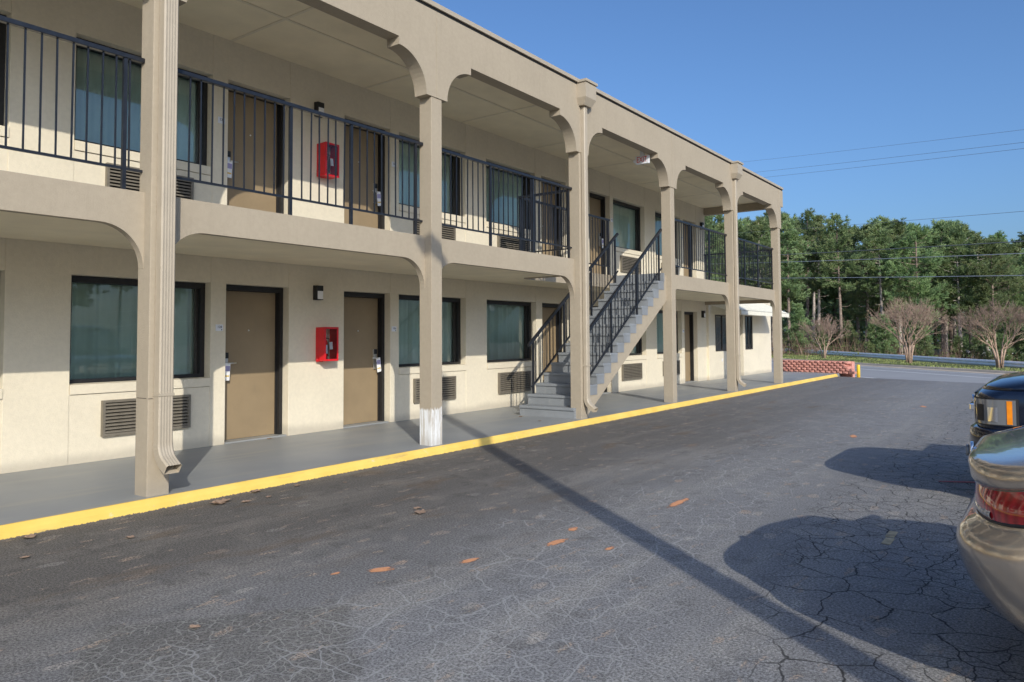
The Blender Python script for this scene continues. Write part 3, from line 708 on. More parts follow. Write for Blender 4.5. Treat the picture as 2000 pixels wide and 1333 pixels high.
# ------------------------------------------------------------------ railings
ZR = 4.04
bal_me = MB().box(-0.0065, 0.0065, -0.0065, 0.0065, 0, 1.0).mesh('baluster'); bal_me.materials.append(M['iron'])
post_me = MB().box(-0.0165, 0.0165, -0.0165, 0.0165, 0, 1.0).mesh('post'); post_me.materials.append(M['iron'])
def railing(p, q, label, zfoot=ZB, group='iron gallery railings', posts=None, step=0.1215, jitter=0.0):
    p, q = Vector((*p, 0)), Vector((*q, 0)); d = q-p; L = d.length; d.normalize()
    root = empty('gallery_railing', (p.x, p.y, zfoot), label, 'railing', group, math.atan2(d.y, d.x))
    H = ZR-zfoot
    MB().box(0, L, -0.026, 0.026, H-0.042, H, 0.005).build('top_rail', 'iron', root)
    MB().box(0, L, -0.012, 0.012, 0.185, 0.207).build('bottom_rail', 'iron', root)
    posts = posts if posts is not None else [0.06, L*0.34, L*0.67, L-0.07]
    for x in posts:
        o = obj('post', post_me, root, (x, 0, -0.05)); o.scale.z = H+0.012
    r = random.Random(int(p.x*100)); n = int(L/step)
    for k in range(1, n+1):
        x = k*L/(n+1)
        if min(abs(x-a) for a in posts) < 0.045: continue
        o = obj('baluster', bal_me, root, (x, 0, 0.19)); o.scale.z = H-0.19-0.038; o.rotation_euler = (r.uniform(-.004, .004), r.uniform(-.007, .007), 0)
    return root
RY = 0.165
names = {0: 'black railing at the left picture edge, beyond the big downspout column', 1: 'black railing in front of the upper red cabinet', 2: 'black railing left of the stair opening, upper floor',
         4: 'black railing right of the stairs, before the last downspout', 5: 'black railing in the last bay at the far corner'}
for i in (0, 1, 2, 4, 5):
    a, b = CX[i]+CWX, CX[i+1]; L = b-a
    ps = {1: [0.085, 1.41, 2.27, 3.36], 0: [0.06, 1.2, 2.3, L-0.17], 2: [0.09, 1.25, 2.35, 3.42], 4: [0.08, 1.2, 2.35, L-0.1], 5: [0.07, 1.15, 2.2, L-0.1]}[i]
    railing((a+0.002, RY), (b-0.002, RY), names[i], posts=ps)
railing((10.93, 0.20), (10.93, 1.33), 'short black railing across the left end of the stair opening', posts=[0.03, 1.11])
railing((10.955, 1.33), (14.30, 1.33), 'long black railing along the inner edge of the stair opening', posts=[0.06, 1.15, 2.2, 3.30])
railing((22.33, 0.23), (22.33, W-0.01), 'black railing closing the far end of the upper gallery', posts=[0.03, 1.1, 2.08])
def stair_rail(y, k0, k1, label, extra):
    """rail that follows the steps; k counts treads"""
    slope = RISE/RUN; nose = lambda x: S+RISE+(x-SX)*slope
    x0, x1 = SX+RUN*k0, SX+RUN*k1
    root = empty('stair_railing', (x0, y, nose(x0)-RISE), label, 'railing', 'stair railings'); org = Vector(root.location)
    L = lambda x, z: (x-org.x, 0, z-org.z)
    b = MB(); b.bar(L(x0-0.10, nose(x0-0.10)+0.90), L(x1, nose(x1)+0.90), 0.046, 0.046); b.build('top_rail', 'iron', root)
    b = MB(); b.bar(L(x0, nose(x0)+0.085), L(x1, nose(x1)+0.085), 0.02, 0.026); b.build('bottom_rail', 'iron', root)
    for x in extra:
        kk = math.floor((x-SX)/RUN); zf = S+RISE*(kk+1); o = obj('post', post_me, root, L(x, zf-0.02)); o.scale.z = nose(x)+0.89-zf
    n = int((x1-x0)/0.122)
    for k in range(1, n+1):
        x = x0+k*(x1-x0)/(n+1)
        if min(abs(x-e) for e in extra) < 0.05: continue
        o = obj('baluster', bal_me, root, L(x, nose(x)+0.08)); o.scale.z = 0.81
stair_rail(SY0+0.05, 0.95, 14.1, 'black stair railing on the outer, parking side of the stairs', [SX+RUN*1.4, SX+RUN*5.5, SX+RUN*9.6, SX+RUN*13.6])
stair_rail(SY1-0.05, 1.2, 14.1, 'black stair railing on the inner, room side of the stairs', [SX+RUN*1.4, SX+RUN*5.5, SX+RUN*9.6, SX+RUN*13.6])

# ------------------------------------------------------------------ downspouts
def downspout(cx, label, w=0.145, d=0.10, dx=0.045, top=5.42, corr=True, z_el=0.56):
    x = cx+dx
    root = empty('downspout', (x, 0, S), label, 'downspout', 'metal downspouts on the columns')
    # corrugated profile (plan), front towards -Y
    def prof(s=1.0):
        pts = []; n = 9 if corr else 1
        y0 = -0.014
        pts += [(0, y0), (0, -d+0.012), (0.012, -d)]
        if corr:
            for k in range(n):
                u = 0.016+(w-0.032)*k/(n-1); pts.append((u, -d+(0.003 if k % 2 else 0)))
        pts += [(w-0.012, -d), (w, -d+0.012), (w, y0)]
        return pts
    pr = prof(); n = len(pr)
    path = [(top, 0, 0), (z_el, 0, 0)]
    b = MB(); vs = [(px, py, top-S) for px, py in pr]+[(px, py, z_el-S) for px, py in pr]
    b.add(vs, [(i, (i+1) % n, n+(i+1) % n, n+i) for i in range(n)]); b.build('pipe', 'dspout', root)
    # elbow swinging out to the front
    b = MB(); rings = []; R_ = 0.20; K = 12; ang_end = math.radians(58)
    cyy, czz = -d/2-R_-0.0, z_el-S
    for k in range(K+1):
        a = ang_end*k/K
        ring_ = []
        for px, py in pr:
            rad = R_ + (py + d/2)              # distance from bend axis in front of the pipe
            sc = 1.0+(0.018 if k % 2 else 0.0)
            ring_.append(((px-w/2)*sc+w/2, cyy+rad*math.cos(a), czz-rad*math.sin(a)))
        rings.append(ring_)
    # straight lip
    a = ang_end; tdir = Vector((0, -math.sin(a), -math.cos(a)))
    rings.append([tuple(Vector(p)+tdir*0.09) for p in rings[-1]])
    rings = [[(p[0], p[1], p[2]) for p in r_] for r_ in rings]
    vs = [p for r_ in rings for p in r_]
    b.add(vs, [(j*n+i, j*n+(i+1) % n, (j+1)*n+(i+1) % n, (j+1)*n+i) for j in range(len(rings)-1) for i in range(n)])
    o = b.build('elbow', 'dspout', root, fix=False)
    sm = o.modifiers.new('wall', 'SOLIDIFY'); sm.thickness = 0.003; sm.offset = -1
    hp = MB(); hx0, hx1 = w/2-0.175, w/2+0.175
    vs = []
    for z, a0, a1, yf in ((5.43-S, 0.05, 0.05, -0.125), (5.55-S, 0.0, 0.0, -0.19), (5.80-S, 0.0, 0.0, -0.19)):
        vs += [(hx0+a0, -0.014, z), (hx0+a0, yf, z), (hx1-a1, yf, z), (hx1-a1, -0.014, z)]
    hp.add(vs, [(3, 2, 1, 0), (8, 9, 10, 11)] + [(j*4+i, j*4+(i+1) % 4, j*4+4+(i+1) % 4, j*4+4+i) for j in range(2) for i in range(4)])
    hp.build('conductor_head', 'dspout', root)
    MB().box(hx0-0.022, hx1+0.022, -0.214, -0.036, 5.805-S, 5.85-S, 0.004).build('head_cap', 'dspout', root)
    for z in (0.98,):
        MB().box(-0.004, w+0.004, -d-0.004, -0.001, z-S, z+0.025-S).build('strap', 'dspout', root)
downspout(CX[1], 'wide ribbed tan downspout on the nearest column at the left', w=0.135, d=0.105, dx=0.045, corr=True)
downspout(CX[3], 'smooth tan downspout on the column beside the stairs', w=0.105, d=0.085, dx=0.055, corr=False, z_el=0.46)
downspout(CX[5], 'smooth tan downspout on the second column from the far corner', w=0.105, d=0.085, dx=0.055, corr=False, z_el=0.46)

# ------------------------------------------------------------------ fixtures on the walls
def sconce(x, z, label):
    root = empty('wall_lamp', (x, W, z), label, 'wall lamp', 'small black wall lamps')
    h = 0.215; b = MB(); b.box(-0.065, 0.065, -0.03, 0.0, 0, h, 0.004); b.box(-0.06, 0.06, -0.085, -0.03, h*0.62, h-0.002, 0.004)
    b.box(-0.06, -0.045, -0.084, -0.03, 0.0, h*0.62); b.box(-0.06, 0.06, -0.083, -0.03, 0.001, 0.012); b.build('housing', 'black', root)
    MB().box(-0.0445, 0.056, -0.082, -0.031, 0.0125, h*0.615).build('diffuser', 'lamp_glass', root)
sconce(7.20, 2.05, 'small black wall lamp above the ground floor red cabinet')
sconce(7.20, 2.05+ZU, 'small black wall lamp above the upper floor red cabinet')
sconce(22.12, 2.05, 'small black wall lamp on the ground floor at the far wall end')
sconce(22.12, 2.05+ZU, 'small black wall lamp on the upper floor at the far wall end')

def cabinet(x, z, lower):
    fl = 'ground floor' if lower else 'upper floor'
    root = empty('extinguisher_cabinet', (x, W, z), 'red glazed extinguisher cabinet on the %s wall between two tan doors' % fl, 'cabinet', 'red extinguisher cabinets')
    w, d, h = 0.257, 0.19, 0.495; t = 0.004
    b = MB(); b.box(0, t, -d, -0.001, 0, h); b.box(w-t, w, -d, -0.001, 0, h); b.box(t, w-t, -d, -0.001, h-t, h); b.box(t, w-t, -d, -0.001, 0, t); b.build('case', 'red', root)
    MB().box(t, w-t, -0.008, -0.002, t, h-t).build('back_plate', 'cream', root)
    f = MB(); e = 0.026
    f.box(-0.003, w+0.003, -d-0.014, -d-0.001, h-e, h+0.003); f.box(-0.003, w+0.003, -d-0.014, -d-0.001, -0.003, e); f.box(-0.003, e, -d-0.0135, -d-0.001, e, h-e); f.box(w-e, w+0.003, -d-0.0135, -d-0.001, e, h-e)
    f.build('door_frame', 'red', root)
    pane_sheet(e, w-e, -d-0.008, e, h-e, 'pane', root, 'pane')
    hm = MB(); hm.tube([(-0.012, -0.05, 0.05), (-0.012, -0.05, -0.01)], 0.018, 8); hm.box(-0.02, 0.09, -0.06, -0.045, -0.016, -0.006); hm.build('hammer_bracket', 'red', root)
    ex = empty('fire_extinguisher', (x+0.075, W-0.10, z+0.006), 'small red fire extinguisher with pale label inside the %s cabinet' % fl, 'extinguisher', 'fire extinguishers in wall cabinets')
    b = MB(); b.tube([(0, 0, 0), (0, 0, 0.012), (0, 0, 0.26), (0, 0, 0.29), (0, 0, 0.31), (0, 0, 0.325)], [0.046, 0.052, 0.052, 0.044, 0.022, 0.016], 16); b.build('tank', 'red_tank', ex)
    MB().tube([(0, 0, 0.10), (0, 0, 0.23)], 0.0535, 16, cap=False).build('label_sleeve', 'tank_label', ex)
    b = MB(); b.box(-0.012, 0.05, -0.012, 0.012, 0.32, 0.335); b.bar((-0.01, 0, 0.34), (0.075, 0, 0.37), 0.02, 0.006); b.bar((-0.01, 0, 0.325), (0.07, 0, 0.32), 0.02, 0.006); b.build('valve', 'steel', ex)
    b = MB(); b.tube([(0.01, -0.01, 0.33), (0.055, -0.045, 0.32), (0.062, -0.03, 0.25), (0.058, -0.02, 0.10), (0.056, -0.02, 0.06)], [0.007, 0.007, 0.007, 0.008, 0.012], 8); b.build('hose', 'plastic', ex)
    b = MB(); b.bar((0.075, -0.06, 0.27), (0.085, -0.062, 0.16), 0.055, 0.001); b.build('inspection_tag', 'white_paper', ex)
cabinet(7.19, 1.15, True); cabinet(7.19, 1.15+ZU, False)

NUMS = [(5.61, '128'), (8.80, '126'), (13.11, '124'), (16.355, '122'), (20.65, '120')]
wh = ['by the first tan door after the big downspout column', 'between the second tan door and the next window', 'beside the tan door behind the stair rail', 'beside the window behind the staircase', 'beside the last tan door']
for j, (x, t_) in enumerate(NUMS):
    for fl, dz in ((0, 0), (1, ZU)):
        root = empty('room_number_plate', (x, W, 1.63+dz), 'room number plate %s, %s floor' % (wh[j], 'ground' if fl == 0 else 'upper'), 'sign', 'room number plates')
        MB().box(-0.052, 0.052, -0.009, -0.001, -0.042, 0.042, 0.002).build('plate', 'sign_white', root)
        text_mesh('number', t_ if fl == 0 else '2'+t_[1:], 0.045, 'ink', root, Matrix.Translation((0.004, -0.0105, 0.008)) @ FACE_FRONT)
        MB().box(0.026, 0.04, -0.0105, -0.0095, -0.034, -0.02).build('symbol', 'ink', root)
# exit sign
root = empty('exit_sign', (13.88, 0.30, 5.035), 'white hanging EXIT sign with red letters under the upper gallery ceiling', 'sign')
MB().box(-0.028, 0.028, -0.15, 0.15, 0, 0.17, 0.004).build('case', 'sign_white', root)
MB().box(-0.03, 0.03, -0.04, 0.04, 0.171, 0.46).build('canopy_stem', 'sign_white', root)
text_mesh('letters', 'EXIT', 0.165, 'red_ink', root, Matrix.Translation((-0.0298, 0, 0.085)) @ FACE_LEFT, 0.001, 0.72)
MB().box(-0.02, 0.04, 0.158, 0.20, 0.05, 0.10).build('emergency_lamp', 'sign_white', root)

# ------------------------------------------------------------------ annex beyond the gallery
ann = empty('annex_building', (22.47, 2.3, S), 'low cream annex wall with narrow window at the far end of the walkway', 'building')
def apart(name, mb, mat): o = mb.build(name, mat, ann); o.matrix_parent_inverse = Matrix.Translation((-22.47, -2.3, -S)); return o
AY = 2.30; AX1 = 28.73; ATOP = 2.80
segs = [(22.462, 23.0), (24.25, 25.25), (25.62, 25.82), (26.58, AX1)]
for a, b in segs: apart('wall_pier', MB().box(a, b, AY, AY+0.25, S, ATOP, 0.006), 'cream')
apart('wall_apron', MB().box(23.0, 24.25, AY+0.004, AY+0.24, S, 0.99), 'cream'); apart('wall_lintel', MB().box(23.0, 24.25, AY+0.004, AY+0.24, 2.16, ATOP), 'cream')
apart('wall_lintel', MB().box(25.25, 25.62, AY+0.004, AY+0.24, 2.2, ATOP), 'cream')
apart('wall_apron', MB().box(25.82, 26.58, AY+0.004, AY+0.24, S, 1.0), 'cream'); apart('wall_lintel', MB().box(25.82, 26.58, AY+0.004, AY+0.24, 2.18, ATOP), 'cream')
apart('end_wall', MB().box(AX1-0.25, AX1-0.002, AY+0.252, 9, S, ATOP), 'cream')
apart('roof', MB().box(22.47, AX1+0.03, AY-0.02, 9.02, ATOP+0.001, ATOP+0.09), 'coping')
for a, b, z0, z1 in ((23.0, 24.25, 0.99, 2.16), (25.82, 26.58, 1.0, 2.18)):
    f = MB(); t = 0.035; f.box(a, b, AY-0.012, AY+0.06, z0, z0+t); f.box(a, b, AY-0.012, AY+0.06, z1-t, z1); f.box(a, a+t, AY-0.0115, AY+0.06, z0+t, z1-t); f.box(b-t, b, AY-0.0115, AY+0.06, z0+t, z1-t)
    f.box((a+b)/2-0.02, (a+b)/2+0.02, AY, AY+0.05, z0+t, z1-t); apart('window_frame', f, 'frame_in')
    o = pane_sheet(a+t, b-t, AY+0.02, z0+t, z1-t, 'window_glass', ann); o.matrix_parent_inverse = Matrix.Translation((-22.47, -2.3, -S))
    apart('window_blind', MB().box(a+0.01, b-0.01, AY+0.12, AY+0.13, z0, z1), 'grey_wall')
apart('door', MB().box(25.25, 25.62, AY+0.16, AY+0.2, S+0.01, 2.2), 'black')
for k in range(7):                                            # lapped siding above the wide window
    z = 2.18+k*0.052
    apart('siding_board', MB().prism([(AY-0.004, z+0.05), (AY-0.022, z), (AY-0.004, z)], 22.62, 24.6, 'x'), 'siding')
MB().box(0, 0.05, -0.012, 0, 0, 0.10, 0.003).build('outlet_cover', 'sign_white', ann, (1.05, -0.0005, 0.55))
# metal awning
aw = empty('awning', (22.7, 1.36, 2.14), 'cream corrugated metal awning with scalloped edge on the annex', 'awning')
def awp(name, mb, mat='awning'): o = mb.build(name, mat, aw); o.matrix_parent_inverse = Matrix.Translation((-22.7, -1.36, -2.14)); return o
NB = 9
for k in range(NB):
    f0, f1 = k/NB, (k+1)/NB; y0, y1 = 1.36+(AY-1.36)*f0, 1.36+(AY-1.36)*f1-0.004; z0, z1 = 2.27+0.41*f0, 2.27+0.41*f1
    awp('awning_slat', MB().prism([(y0-0.012, z0-0.004), (y1, z1-0.014), (y1, z1-0.002), (y0-0.012, z0+0.012)], 22.7, 27.8, 'x'))
pl = [(22.7, 2.275)]; x = 22.7; 
while x < 27.79: 
    pl += [(x+0.005, 2.155), (x+0.04, 2.13), (x+0.08, 2.13), (x+0.115, 2.155)]; x += 0.12
pl += [(27.8, 2.155), (27.8, 2.275)]
awp('valance', MB().prism(pl, 1.348, 1.352, 'y'))
for x in (22.7, 27.796):
    awp('end_panel', MB().prism([(1.36, 2.15), (1.36, 2.266), (AY-0.01, 2.66), (AY-0.01, 2.45)], x, x+0.004, 'x'))

# ------------------------------------------------------------------ retaining wall, bollard, guard rail
rw = empty('retaining_wall', (29.2, 1.0, 0), 'low red split face block retaining wall at the end of the walkway', 'retaining wall')
def block_mesh(seed, sc=1.0):
    r = random.Random(seed); b = MB(); L, D, H = 0.222, 0.24, 0.088
    vs = [(-D, -L/2+0.02, 0), (-D, L/2-0.02, 0), (-D, L/2-0.02, H), (-D, -L/2+0.02, H)]
    fr = [(0.0, -L/2+0.004, 0.003), (0.0, L/2-0.034, 0.003), (0.0, L/2-0.034, H-0.004), (0.0, -L/2+0.004, H-0.004)]
    fr = [(x+r.uniform(-.008, .008), y, z) for x, y, z in fr]; mid = (0.030+r.uniform(-.008, .012), -0.015+r.uniform(-.02, .02), H/2)
    vs += fr + [mid]
    b.add(vs, [(0, 1, 2, 3), (1, 0, 4, 5), (2, 1, 5, 6), (3, 2, 6, 7), (0, 3, 7, 4), (4, 8, 5), (5, 8, 6), (6, 8, 7), (7, 8, 4)])
    me = b.mesh('block'); bm = bmesh.new(); bm.from_mesh(me); bmesh.ops.recalc_face_normals(bm, faces=list(bm.faces)); bm.to_mesh(me); bm.free(); me.materials.append(M['block']); return me
blks = [block_mesh(s) for s in range(5)]; r = random.Random(5)
WALL_A, WALL_B = Vector((28.62, -0.62)), Vector((29.75, 2.55)); wd_ = (WALL_B-WALL_A); WL = wd_.length; wd_.normalize(); ang = math.atan2(-wd_.x, wd_.y)
for row in range(5):
    ncol = int(WL/0.225)
    for c in range(ncol):
        t = (c+0.5*(row % 2))*0.225+0.10
        if t < 0.10+row*0.045 or t > WL: continue
        p = WALL_A+wd_*t; o = obj('block', r.choice(blks), rw, (p.x-29.2+row*0.012+r.uniform(-.006, .006), p.y-1.0+r.uniform(-.003, .003), S-0.01+row*0.0905))
        o.rotation_euler.z = ang+PI
    p0, p1 = WALL_A+wd_*(0.2+row*0.045), WALL_B
bk = MB(); q = [WALL_A+wd_*0.2+Vector((0.26, -.06)), WALL_B+Vector((.26, -.06)), WALL_B+Vector((0.5, -0.1)), WALL_A+wd_*0.2+Vector((0.42, -0.12))]
bk.prism([(v.x-29.2, v.y-1.0) for v in q], -0.1, S+0.43, 'z').build('back_fill', 'block', rw)
bo = MB(); bo.tube([(0, 0, -0.1), (0, 0, 0.40), (0, 0, 0.43), (0, 0, 0.44)], [0.057, 0.057, 0.05, 0.02], 14)
tag(bo.build('bollard', 'bollard', None, (28.47, -0.80, 0)), 'short yellow pipe bollard at the corner of the red block wall', 'bollard')

RA, RB = Vector((31.0, -11.1)), Vector((78.0, 20.2)); rdv = (RB-RA).normalized(); RLn = (RB-RA).length; rnv = Vector((rdv.y, -rdv.x))
gr = empty('guard_rail', (RA.x, RA.y, -0.3), 'long galvanised guard rail along the far side of the road', 'guard rail', None, math.atan2(rdv.y, rdv.x))
b = MB(); prof = [(0.0, -0.155), (0.03, -0.145), (0.045, -0.10), (0.075, -0.085), (0.075, -0.045), (0.04, -0.025), (0.03, 0.0), (0.04, 0.025), (0.075, 0.045), (0.075, 0.085), (0.045, 0.10), (0.03, 0.145), (0.0, 0.155)]
segL = 4.0; ns = int(RLn/segL); vs = []; n = len(prof)
def rail_z(t): return 0.14+0.16*t/RLn
for k in range(ns+1): vs += [(k*segL, y, z+rail_z(k*segL)-0.02+0.30) for y, z in [(-a, c) for a, c in prof]] if False else [(k*segL, a, c+rail_z(k*segL)+0.24) for a, c in prof]
b.add(vs, [(k*n+i, k*n+i+1, (k+1)*n+i+1, (k+1)*n+i) for k in range(ns) for i in range(n-1)], True)
b.build('beam', 'galv', gr, fix=False)
pm = MB().box(-0.075, 0.075, -0.16, -0.01, -0.5, 0.36).mesh('rail_post'); pm.materials.append(M['post_wood'])
for k in range(int(RLn/2.0)): obj('rail_post', pm, gr, (k*2.0+0.3, 0, rail_z(k*2)-0.02))

# ------------------------------------------------------------------ overhead wires
def wire(p, q, sag, rad, mat, label):
    p, q = Vector(p), Vector(q); b = MB(); pts = []
    for k in range(25):
        t = k/24; v = p.lerp(q, t); v.z -= sag*4*t*(1-t); pts.append(v)
    tag(b.tube(pts, rad, 5).build('overhead_wire', mat), label, 'wire', 'overhead wires along the road')
def wpair(u1, z1, z2):  # along the road verge, extended well past both picture edges
    pass
A_, B_ = Vector((53.7, 11.4)), Vector((35.0, -5.5)); ext = lambda t: A_+(B_-A_)*t
def wz(za, zb, t): return za+(zb-za)*t
for za, zb, rad, mat, nm, sg in [(7.35, 5.23, .030, 'wire', 'thick dark overhead cable crossing the pine tops', .0), (6.85, 4.76, .024, 'wire_light', 'pale overhead cable just below the dark thick one', .0), (5.75, 3.90, .024, 'wire_light', 'lowest overhead cable, level across the pines', .0),
        (14.3, 9.6, .012, 'wire', 'highest thin overhead wire in the sky', .0), (13.45, 9.1, .014, 'wire', 'second highest overhead wire in the sky', .0), (13.0, 8.86, .014, 'wire', 'third overhead wire from the top of the sky', .0), (9.1, 6.4, .016, 'wire', 'lone thin wire crossing the sky just above the pines', .0)]:
    t0, t1 = -0.5, 2.0; p, q = ext(t0), ext(t1)
    wire((p.x, p.y, wz(za, zb, t0)), (q.x, q.y, wz(za, zb, t1)), 0.15, rad*(0.6 if za < 8 else 0.5), mat, nm)

# ------------------------------------------------------------------ lamp post behind the viewer whose shadow falls across the lot
perp = Vector((AZ.y, -AZ.x)); base = perp*6.43+AZ*(-9.0)
lp = empty('lamp_post', (base.x, base.y, 0), 'tall wooden lamp post behind the viewpoint that throws the long shadow', 'lamp post')
T = math.tan(EL); zt = lambda b_: b_+T*9.0
b = MB(); b.tube([(0, 0, -0.2), (0, 0, 4), (0, 0, zt(4.62))], [0.12, 0.11, 0.10], 14); b.build('pole', 'lamp_pole', lp)
d3 = Vector((-perp.x, -perp.y, 0))
b = MB(); b.tube([Vector((0, 0, zt(4.40))), d3*0.3+Vector((0, 0, zt(4.58))), d3*0.62+Vector((0, 0, zt(4.70)))], 0.03, 8); b.build('arm', 'galv', lp)
b = MB(); b.tube([d3*0.56+Vector((0, 0, zt(4.66))), d3*0.62+Vector((0, 0, zt(4.70))), d3*0.9+Vector((0, 0, zt(4.815))), d3*1.03+Vector((0, 0, zt(4.865)))], [0.05, 0.11, 0.12, 0.05], 12); b.build('lamp_head', 'galv', lp)

# ------------------------------------------------------------------ trees
def tuft(b, p, d, r, size, n):
    d = d.normalized(); a = d.orthogonal().normalized(); c = d.cross(a)
    for k in range(n):
        an = r.uniform(0, 2*PI); sp = r.uniform(0.15, 1.25)
        dd = (d*math.cos(sp)+(a*math.cos(an)+c*math.sin(an))*math.sin(sp)).normalized()
        L = size*r.uniform(0.6, 1.1); s_ = dd.orthogonal().normalized()*size*0.075
        if r.random() < .5: s_ = dd.cross(s_)
        q0 = p-d*size*r.uniform(0, .55)
        b.add([q0-s_*0.6, q0+s_*0.6, q0+dd*L*0.75+s_, q0+dd*L, q0+dd*L*0.75-s_], [(0, 1, 2, 3, 4)])
def pine(seed, H, crown0, spread, bark='bark', dens=1.0):
    r = random.Random(seed); tr = MB(); cr = MB()
    lean = Vector((r.uniform(-.03, .03), r.uniform(-.03, .03), 1)); bend = [r.uniform(-.15, .15) for _ in range(4)]
    def axis(z): t = z/H; return Vector((lean.x*z+bend[0]*math.sin(t*3+bend[1]*8)*t, lean.y*z+bend[2]*math.sin(t*4+bend[3]*8)*t, z))
    zs = [H*k/10 for k in range(11)]; R0 = 0.010*H+0.04
    tr.tube([axis(z) for z in zs], [R0*(1-0.92*z/H)+0.012 for z in zs], 7)
    for k in range(int(7*dens)):                                   # dead stubs on the bare bole
        z = H*r.uniform(0.2, crown0+0.1); a = r.uniform(0, 6.28); L = r.uniform(0.3, 1.4); p = axis(z)
        tr.tube([p, p+Vector((math.cos(a)*L*.6, math.sin(a)*L*.6, -0.02)), p+Vector((math.cos(a)*L, math.sin(a)*L, 0.15*L+r.uniform(-.2, .1)))], [0.035, 0.02, 0.006], 4)
    z = H*crown0
    while z < H*0.985:
        t = (z/H-crown0)/(1-crown0); nb = r.choice([2, 3, 3, 4])
        env = spread*(math.sin(min(1, (t*0.85+0.16))*PI)**0.7)*(1-0.35*t)+0.25
        for k in range(nb):
            a = r.uniform(0, 2*PI); L = env*r.uniform(0.5, 1.15); up = 0.10+0.55*t+r.uniform(-.1, .2)
            p = axis(z); hd = Vector((math.cos(a), math.sin(a), 0)); mid = p+hd*L*0.55+Vector((0, 0, up*L*0.30)); end = p+hd*L+Vector((0, 0, up*L*0.85))
            tr.tube([p, mid, end], [0.022+0.012*L, 0.018, 0.006], 4)
            nt = max(3, int((4+L*5.5)*dens))
            for j in range(nt):
                s_ = r.uniform(0.30, 1.0); q = p.lerp(mid, s_*2) if s_ < .5 else mid.lerp(end, s_*2-1)
                jit = Vector((r.gauss(0, 1), r.gauss(0, 1), r.gauss(0.25, .7)))*0.26*(0.5+L*0.28)
                tuft(cr, q+jit, (hd*0.8+Vector((0, 0, 0.75))+jit*0.8), r, r.uniform(0.26, 0.42), 17)
        z += H*r.uniform(0.016, 0.034)
    for k in range(6): tuft(cr, axis(H)+Vector((r.gauss(0, .12), r.gauss(0, .12), r.uniform(-.5, .1))), Vector((0, 0, 1)), r, 0.4, 16)
    a = tr.mesh('trunk'); a.materials.append(M[bark]); c = cr.mesh('crown'); c.materials.append(M['needle']); return a, c
PINES = [pine(1, 14, 0.46, 2.3), pine(2, 15.5, 0.52, 2.0, 'bark_pale'), pine(3, 12.5, 0.36, 2.5), pine(4, 16, 0.50, 2.6), pine(5, 13.5, 0.42, 1.9, 'bark_pale'), pine(6, 9, 0.22, 1.9)]
BASEH = [14, 15.5, 12.5, 16, 13.5, 9]
fh = Vector((math.sin(YAW), math.cos(YAW))); rh = Vector((math.cos(YAW), -math.sin(YAW)))
def spot(lat, dep): p = Vector((CAM.x, CAM.y))+fh*dep+rh*(lat*dep); return p
def plant_pine(v, p, h, rz, label, group, zg=None):
    z = ground_z(p.x, p.y)-0.1 if zg is None else zg
    root = empty('pine_tree', (p.x, p.y, z), label, 'tree', group, rz); s = h/BASEH[v]; root.scale = (s*1.06, s*1.06, s)
    obj('trunk', PINES[v][0], root); obj('crown', PINES[v][1], root)
r = random.Random(21)
front = [(0.375, 66, 12.6, 0), (0.41, 70, 13.4, 1), (0.445, 66, 13.6, 3), (0.475, 71, 13.9, 2), (0.50, 67, 13.4, 1), (0.525, 72, 14.8, 4), (0.545, 65, 13.0, 2), (0.575, 70, 14.6, 0),
         (0.605, 68, 13.8, 4), (0.62, 74, 14.6, 1), (0.645, 66, 12.6, 2), (0.672, 70, 12.2, 3), (0.70, 72, 12.9, 0), (0.73, 68, 12.2, 2), (0.76, 70, 12.6, 1), (0.79, 73, 13, 3),
         (0.27, 66, 13, 3), (0.305, 70, 12.6, 0), (0.34, 67, 12.8, 1), (0.235, 70, 13, 2)]
ORDW = ['first', 'second', 'third', 'fourth', 'fifth', 'sixth', 'seventh', 'eighth', 'ninth', 'tenth', 'eleventh', 'twelfth', 'thirteenth', 'fourteenth', 'fifteenth', 'sixteenth']
seen = sorted(a[0] for a in front if a[0] > 0.37)
for i, (lat, dep, h, v) in enumerate(front):
    plant_pine(v, spot(lat+r.uniform(-.004, .004), dep), h-0.4, r.uniform(0, 6.28), ('tall front row pine behind the guard rail, %s from the motel corner' % ORDW[seen.index(lat)]) if lat in seen else 'tall roadside pine seen only through the railings of the end gallery', 'front row of roadside pines')
for i in range(64):
    lat = 0.20+0.64*((i*0.618) % 1.0); dep = r.uniform(77, 112); v = r.choice([0, 1, 2, 3, 4]); h = (dep/70)*(13.6-max(0, (lat-.5))*7)*r.uniform(.86, 1.0)+1.2
    plant_pine(v, spot(lat, dep), min(h, 19.5), r.uniform(0, 6.28), 'pine deeper in the woods behind the front row', 'pines deeper in the woods')
for i in range(16):
    lat = 0.37+0.42*i/15+r.uniform(-.012, .012); plant_pine(5, spot(lat, r.uniform(55, 63)), r.uniform(2.6, 5.2), r.uniform(0, 6.28), 'young bushy pine at the wood edge, %s from the motel corner' % ORDW[i], 'young pines at the wood edge')
# woods across the lot behind the viewpoint (seen mirrored in the window panes)
for i in range(30):
    a = -2.75+1.9*i/29; d_ = r.uniform(52, 74); p = Vector((8+math.cos(a)*d_, -6+math.sin(a)*d_))
    plant_pine(r.choice([0, 1, 2, 3]), p, r.uniform(11, 15), r.uniform(0, 6.28), 'pine across the parking lot behind the viewpoint, mirrored in the windows', 'pines behind the viewpoint', -0.2)

